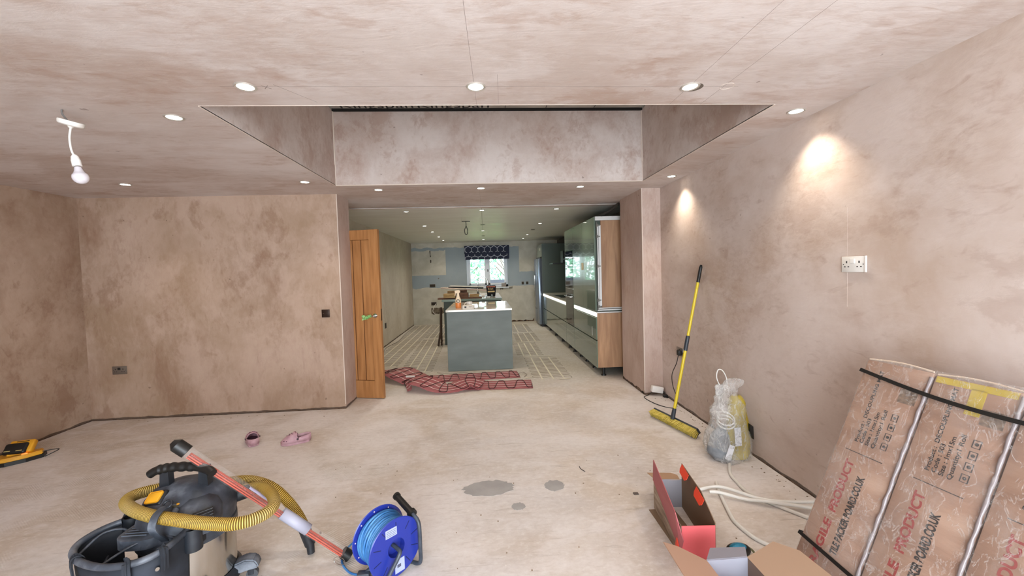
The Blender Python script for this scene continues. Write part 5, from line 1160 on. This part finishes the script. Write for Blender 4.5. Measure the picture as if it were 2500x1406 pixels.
b = nb(); box(b, -.055, -.015, -.004, .004, .004, .0055, M=Md); obj('badge_mark', b, DY, t)
b = nb(); cyl(b, (VC.x+.13, VC.y+.10, .39), (VC.x+.235, VC.y+.13, .41), .034, .030); obj('inlet', b, VBK, t, 40)
b = nb(); cyl(b, (VC.x+.045, VC.y-.13, .465), (VC.x+.045, VC.y-.16, .455), .016); obj('dial', b, VB, t, 40)
# hose
HY = noise_mat('hose_yellow', ['#d2a22c', '#dcbb60', '#e0c98e'], .45, nscale=4, bump=0); HG = mat('hose_groove', '#6d5518', .7)
def hose(b, pts, r, ridged):
    P = smooth_path(pts, 40); out = [P[0]]; acc = 0; stp = .0026
    for a, c in zip(P, P[1:]):
        L_ = (c-a).length; d0 = 0
        while acc+(L_-d0) >= stp:
            d0 += stp-acc; acc = 0; out.append(a.lerp(c, d0/L_))
        acc += L_-d0
    n0 = len(b.faces); n = 16; tube(b, out, r, n, rfun=(lambda i: (.86, 1.0, 1.0)[i % 3]) if ridged else None)
    b.faces.ensure_lookup_table()
    if ridged:
        for i in range(len(out)-1):
            if i % 3 != 1:
                for k in range(n): b.faces[n0+i*n+k].material_index = 1
    return out
HS = [(-1.25, 2.12, .40), (-1.14, 2.07, .43), (-1.04, 1.97, .445), (-.975, 1.86, .45), (-.985, 1.775, .452), (-1.06, 1.725, .455), (-1.19, 1.735, .46), (-1.32, 1.765, .465), (-1.44, 1.80, .467), (-1.565, 1.86, .467), (-1.655, 1.93, .468), (-1.67, 2.00, .465), (-1.62, 2.08, .45), (-1.54, 2.14, .43), (-1.40, 2.185, .41), (-1.26, 2.19, .41), (-1.14, 2.165, .38), (-1.07, 2.165, .31), (-1.02, 2.175, .22), (-.985, 2.18, .13)]
b = nb(); hose(b, HS, .0255, True); ho = obj('hose', b, [HY, HG], t, 60)
b = nb(); cyl(b, (-.990, 2.175, .145), (-.965, 2.175, .055), .030, .026); cyl(b, (-.965, 2.175, .055), (-.96, 2.17, .012), .020, .018); obj('hose_cuff', b, VBK, t, 40)
b = nb(); band(b, smooth_path([(VC.x+.03, VC.y-.125, .49), (VC.x+.032, VC.y-.17, .508), (VC.x+.035, VC.y-.225, .500), (VC.x+.035, VC.y-.250, .462), (VC.x+.035, VC.y-.232, .42), (VC.x+.032, VC.y-.20, .385), (VC.x+.03, VC.y-.18, .36)], 6), (1, .15, 0), .028, .005); obj('hose_strap', b, VB, t, 60)
b = nb(); tube(b, [Vector((VC.x+.03+.017*math.cos(k*.4), VC.y-.155+.012*math.sin(k*.4), .507+.010*math.sin(k*.4))) for k in range(16)], .005, 8, closed=True); obj('strap_ring', b, VBK, t, 60)
# tool basket ring, holders and fabric bin
ring = [(-1.300, 1.80, .40), (-1.325, 1.69, .385), (-1.39, 1.64, .375), (-1.50, 1.635, .37), (-1.62, 1.675, .37), (-1.705, 1.735, .37), (-1.735, 1.80, .375), (-1.71, 1.865, .385), (-1.655, 1.905, .395)]
RP = smooth_path(ring, 8); b = nb(); tube(b, RP, .0135, 10); obj('basket_frame', b, VB, t, 60)
for c in ((-1.285, 1.805), (-1.635, 1.93)):
    b = nb(); Mk = Matrix.Translation((c[0], c[1], 0)); lathe(b, [(.028, .31), (.032, .31), (.032, .405), (.028, .405), (.028, .31)], 28, Mk); obj('tool_holder', b, VBK, t, 40)
    b = nb(); box(b, c[0]-.02, c[0]+.02, c[1], c[1]+.05, .32, .39, .004); obj('holder_bracket', b, VBK, t, 40)
b = nb(); cen = Vector((-1.50, 1.80, 0)); rows = []
for j in range(9):
    f = j/8; row = []
    for i, p in enumerate(RP):
        sh = 1-.05*f+.012*math.sin(i*.55+j*.8)*f; z = (p.z-.012)*(1-f)+.055*f; row.append(b.verts.new((cen.x+(p.x-cen.x)*sh, cen.y+(p.y-cen.y)*sh, z)))
    rows.append(row)
for r0, r1 in zip(rows, rows[1:]):
    for i in range(len(RP)-1): b.faces.new((r0[i], r0[i+1], r1[i+1], r1[i]))
b.faces.new(rows[-1])
CL_ = noise_mat('basket_cloth', ['#0f1118', '#1c2028', '#303642'], .75, nscale=5, bump=.4, bscale=9); bo = obj('tool_pouch', b, CL_, t, 60); md = bo.modifiers.new('t', 'SOLIDIFY'); md.thickness = .004
for i in (18, 30, 10):
    b = nb()
    p = RP[i]; q_ = (Vector((p.x, p.y, 0))-Vector((cen.x, cen.y, 0))).normalized(); cyl(b, (p.x+q_.x*.003, p.y+q_.y*.003, p.z-.055), (p.x+q_.x*.012, p.y+q_.y*.012, p.z-.055), .0075, n=14); obj('press_stud', b, mat('stud', '#c9c6c2', .25, 1), t, 40)
for i in (18, 34, 8):
    b = nb()
    p = RP[i]; P = [Vector((p.x, p.y, p.z))+(Vector((p.x, p.y, 0))-Vector((cen.x, cen.y, 0))).normalized()*o_+Vector((0, 0, z_)) for o_, z_ in ((-.016, -.05), (-.018, .0), (0, .017), (.018, 0), (.014, -.075))]
    tg = Vector(RP[i+1])-Vector(RP[i-1]); tube(b, smooth_path(P, 4), .004, 6); ribbon(b, smooth_path(P, 4), .028, tg.cross(Vector((0, 0, 1))), .003); obj('pouch_loop', b, CL_, t)
b = nb(); tube(b, smooth_path([(-1.68, 1.95, .40), (-1.70, 1.95, .36), (-1.70, 1.90, .28), (-1.68, 1.8, .22)], 6), .005, 8); tube(b, smooth_path([(-1.55, 1.66, .35), (-1.50, 1.75, .37), (-1.42, 1.80, .385), (-1.35, 1.79, .37)], 6), .005, 8); tube(b, smooth_path([(-1.70, 1.75, .35), (-1.67, 1.83, .39), (-1.60, 1.86, .38), (-1.57, 1.80, .33)], 6), .005, 8); tube(b, smooth_path([(-1.60, 1.98, .42), (-1.66, 1.95, .40), (-1.69, 1.93, .33), (-1.70, 1.92, .25)], 6), .0045, 8)
obj('power_cable', b, VB, t, 60)
for a in (.25, 1.9, 3.5, 5.6):
    dx, dy = math.cos(a), math.sin(a); c0 = Vector((VC.x+dx*.235, VC.y+dy*.235, 0)); Mk = Matrix.Translation(c0) @ Matrix.Rotation(a, 4, 'Z')
    b = nb(); prism(b, [(-.06, .05), (-.06, .10), (-.01, .115), (.03, .105), (.045, .08), (.045, .062), (.0, .06)], 1, -.032, .032, Mk); bmesh.ops.bevel(b, geom=b.edges[:], offset=.006, segments=2, affect='EDGES'); f = obj('foot_fender', b, VB, t, 40)
    b = nb(); cyl(b, Mk @ Vector((.012, -.012, .026)), Mk @ Vector((.012, .012, .026)), .0258, n=24); obj('castor_wheel', b, mat('castor_grey', '#44474c', .5), f, 40)
    b = nb(); box(b, -.004, .02, -.018, .018, .026, .062, .003, 1, Mk); obj('castor_fork', b, VBK, f)

# ---------------------------------------------------------------- clear tube of orange rods
t = thing('cable_rod_tube', 'clear tube of orange rods slanting from the vacuum to the floor', 'tube', (-.75, 2.1, 0))
TB = Vector((-.750, 2.100, .034)); TA = Vector((-1.300, 1.965, .590)); td = (TA-TB).normalized(); TL = .975
clr = film_mat('clear_tube', .02, .04, (1, 1, 1), 5, '#d8d2d0', .0, .05, .07)
b = nb(); cyl(b, TB+td*.02, TB+td*(TL-.03), .0265, n=32, caps=False); o = obj('clear_sleeve', b, clr, t, 60)
b = nb(); cyl(b, TB-td*.012, TB+td*.028, .0285, n=32); obj('lower_cap', b, BLK, t, 40)
b = nb(); cyl(b, TB+td*(TL-.055), TB+td*(TL), .0295, n=32); cyl(b, TB+td*TL, TB+td*(TL+.022), .0295, .012, n=32); obj('upper_cap', b, BLK, t, 40)
u = td.cross(Vector((0, 0, 1))).normalized(); v = u.cross(td).normalized(); RO = mat('orange_rod', '#b53808', .4)
sg = -1 if v.z > 0 else 1
for k, (a, c) in enumerate(((-.012, -.014), (-.004, -.018), (.005, -.018), (.012, -.013), (-.009, -.006), (.0, -.009), (.009, -.006), (.016, -.005))):
    b = nb(); s_ = u*a-v*c*sg*1.0; o_ = u*a+v*(c if v.z > 0 else -c); cyl(b, TB+td*.01+o_, TB+td*(TL-.07)+o_, .0037, n=10); obj('orange_rod', b, RO, t, 60)
LW = mat('tube_label', '#a3a2b2', .5)
b = nb(); cyl(b, TB+td*.245, TB+td*.40, .0272, n=40, caps=False); o = obj('wrap_label', b, LW, t, 60); md = o.modifiers.new('t', 'SOLIDIFY'); md.thickness = .0006
b = nb()
for i in range(9):
    a = .6+i*.12
Pl = [(TB+td*.50+(u*math.cos(a)+v*math.sin(a))*.0205, TB+td*.60+(u*math.cos(a)+v*math.sin(a))*.0205) for a in [PI*.5-.6+i*.15 for i in range(9)]]
A_ = [b.verts.new(p[0]) for p in Pl]; B_ = [b.verts.new(p[1]) for p in Pl]
for i in range(8): b.faces.new((A_[i], A_[i+1], B_[i+1], B_[i]))
o = obj('inner_slip', b, mat('lilac_slip', '#b9b4dc', .6), t); md = o.modifiers.new('t', 'SOLIDIFY'); md.thickness = .0005
b = nb(); P = [TB+Vector((-.028, -.035, -.004))+Vector((.020*math.cos(a)*1.6, -.012*math.cos(a), .020*math.sin(a))) for a in [i*2*PI/24 for i in range(24)]]; P = [Vector((p.x, p.y, max(p.z, .003))) for p in P]; tube(b, P, .0014, 6, closed=True); obj('wire_ring', b, CHR, t, 60)

# ---------------------------------------------------------------- floor repairs and debris
GP = noise_mat('grey_filler', ['#989593', '#aba8a6'], .7, nscale=6)
def patchp(n, x0, x1, y0, y1, seed):
    rnd = random.Random(seed); cx, cy_ = (x0+x1)/2, (y0+y1)/2; b = nb(); m = 40
    poly = [(cx+(x1-x0)/2*math.cos(a)*(1+rnd.uniform(-.1, .1)), cy_+(y1-y0)/2*math.sin(a)*(1+rnd.uniform(-.12, .12))) for a in [i*2*PI/m for i in range(m)]]
    prism(b, poly, 2, .0002, .0014); o = obj('floor_patch', b, GP, origin=Vector((cx, cy_, 0))); o['kind'] = 'structure'
patchp(1, -.19, .15, 2.63, 2.83, 1); patchp(2, .36, .49, 2.64, 2.78, 2); patchp(3, .12, .205, 2.45, 2.53, 3)
b = nb(); tube(b, smooth_path([(.652, 2.95, .003), (.655, 2.91, .003), (.675, 2.87, .003)], 5), .0022, 6); tag(obj('wire_offcut', b, BLK), 'short dark wire offcut lying on the middle of floor', 'wire')
b = nb(); box(b, .912, .945, 2.53, 2.556, .0, .006, .003); tag(obj('stone_chip', b, mat('chip_dark', '#5d534d', .8)), 'small dark chip on floor left of the red carton', 'chip')
rnd = random.Random(9)
DEB = mat('debris', '#84705c', .9); b = nb()
for k in range(150):
    q_ = rnd.random()
    if q_ < .5: x, y = 1.97-abs(rnd.gauss(0, .05)), rnd.uniform(2.1, 4.5)
    elif q_ < .58: x, y = rnd.uniform(-3.9, -1.6), 4.56-abs(rnd.gauss(0, .06))
    else: x, y = rnd.uniform(-1.2, 1.3), rnd.uniform(1.9, 3.2)
    s = rnd.uniform(.0012, .0038); box(b, x-s, x+s*1.3, y-s, y+s, 0, s*.8, 0, 1)
tag(obj('floor_debris', b, DEB), 'scattered brown plaster crumbs along walls and floor', 'debris', kind='stuff')
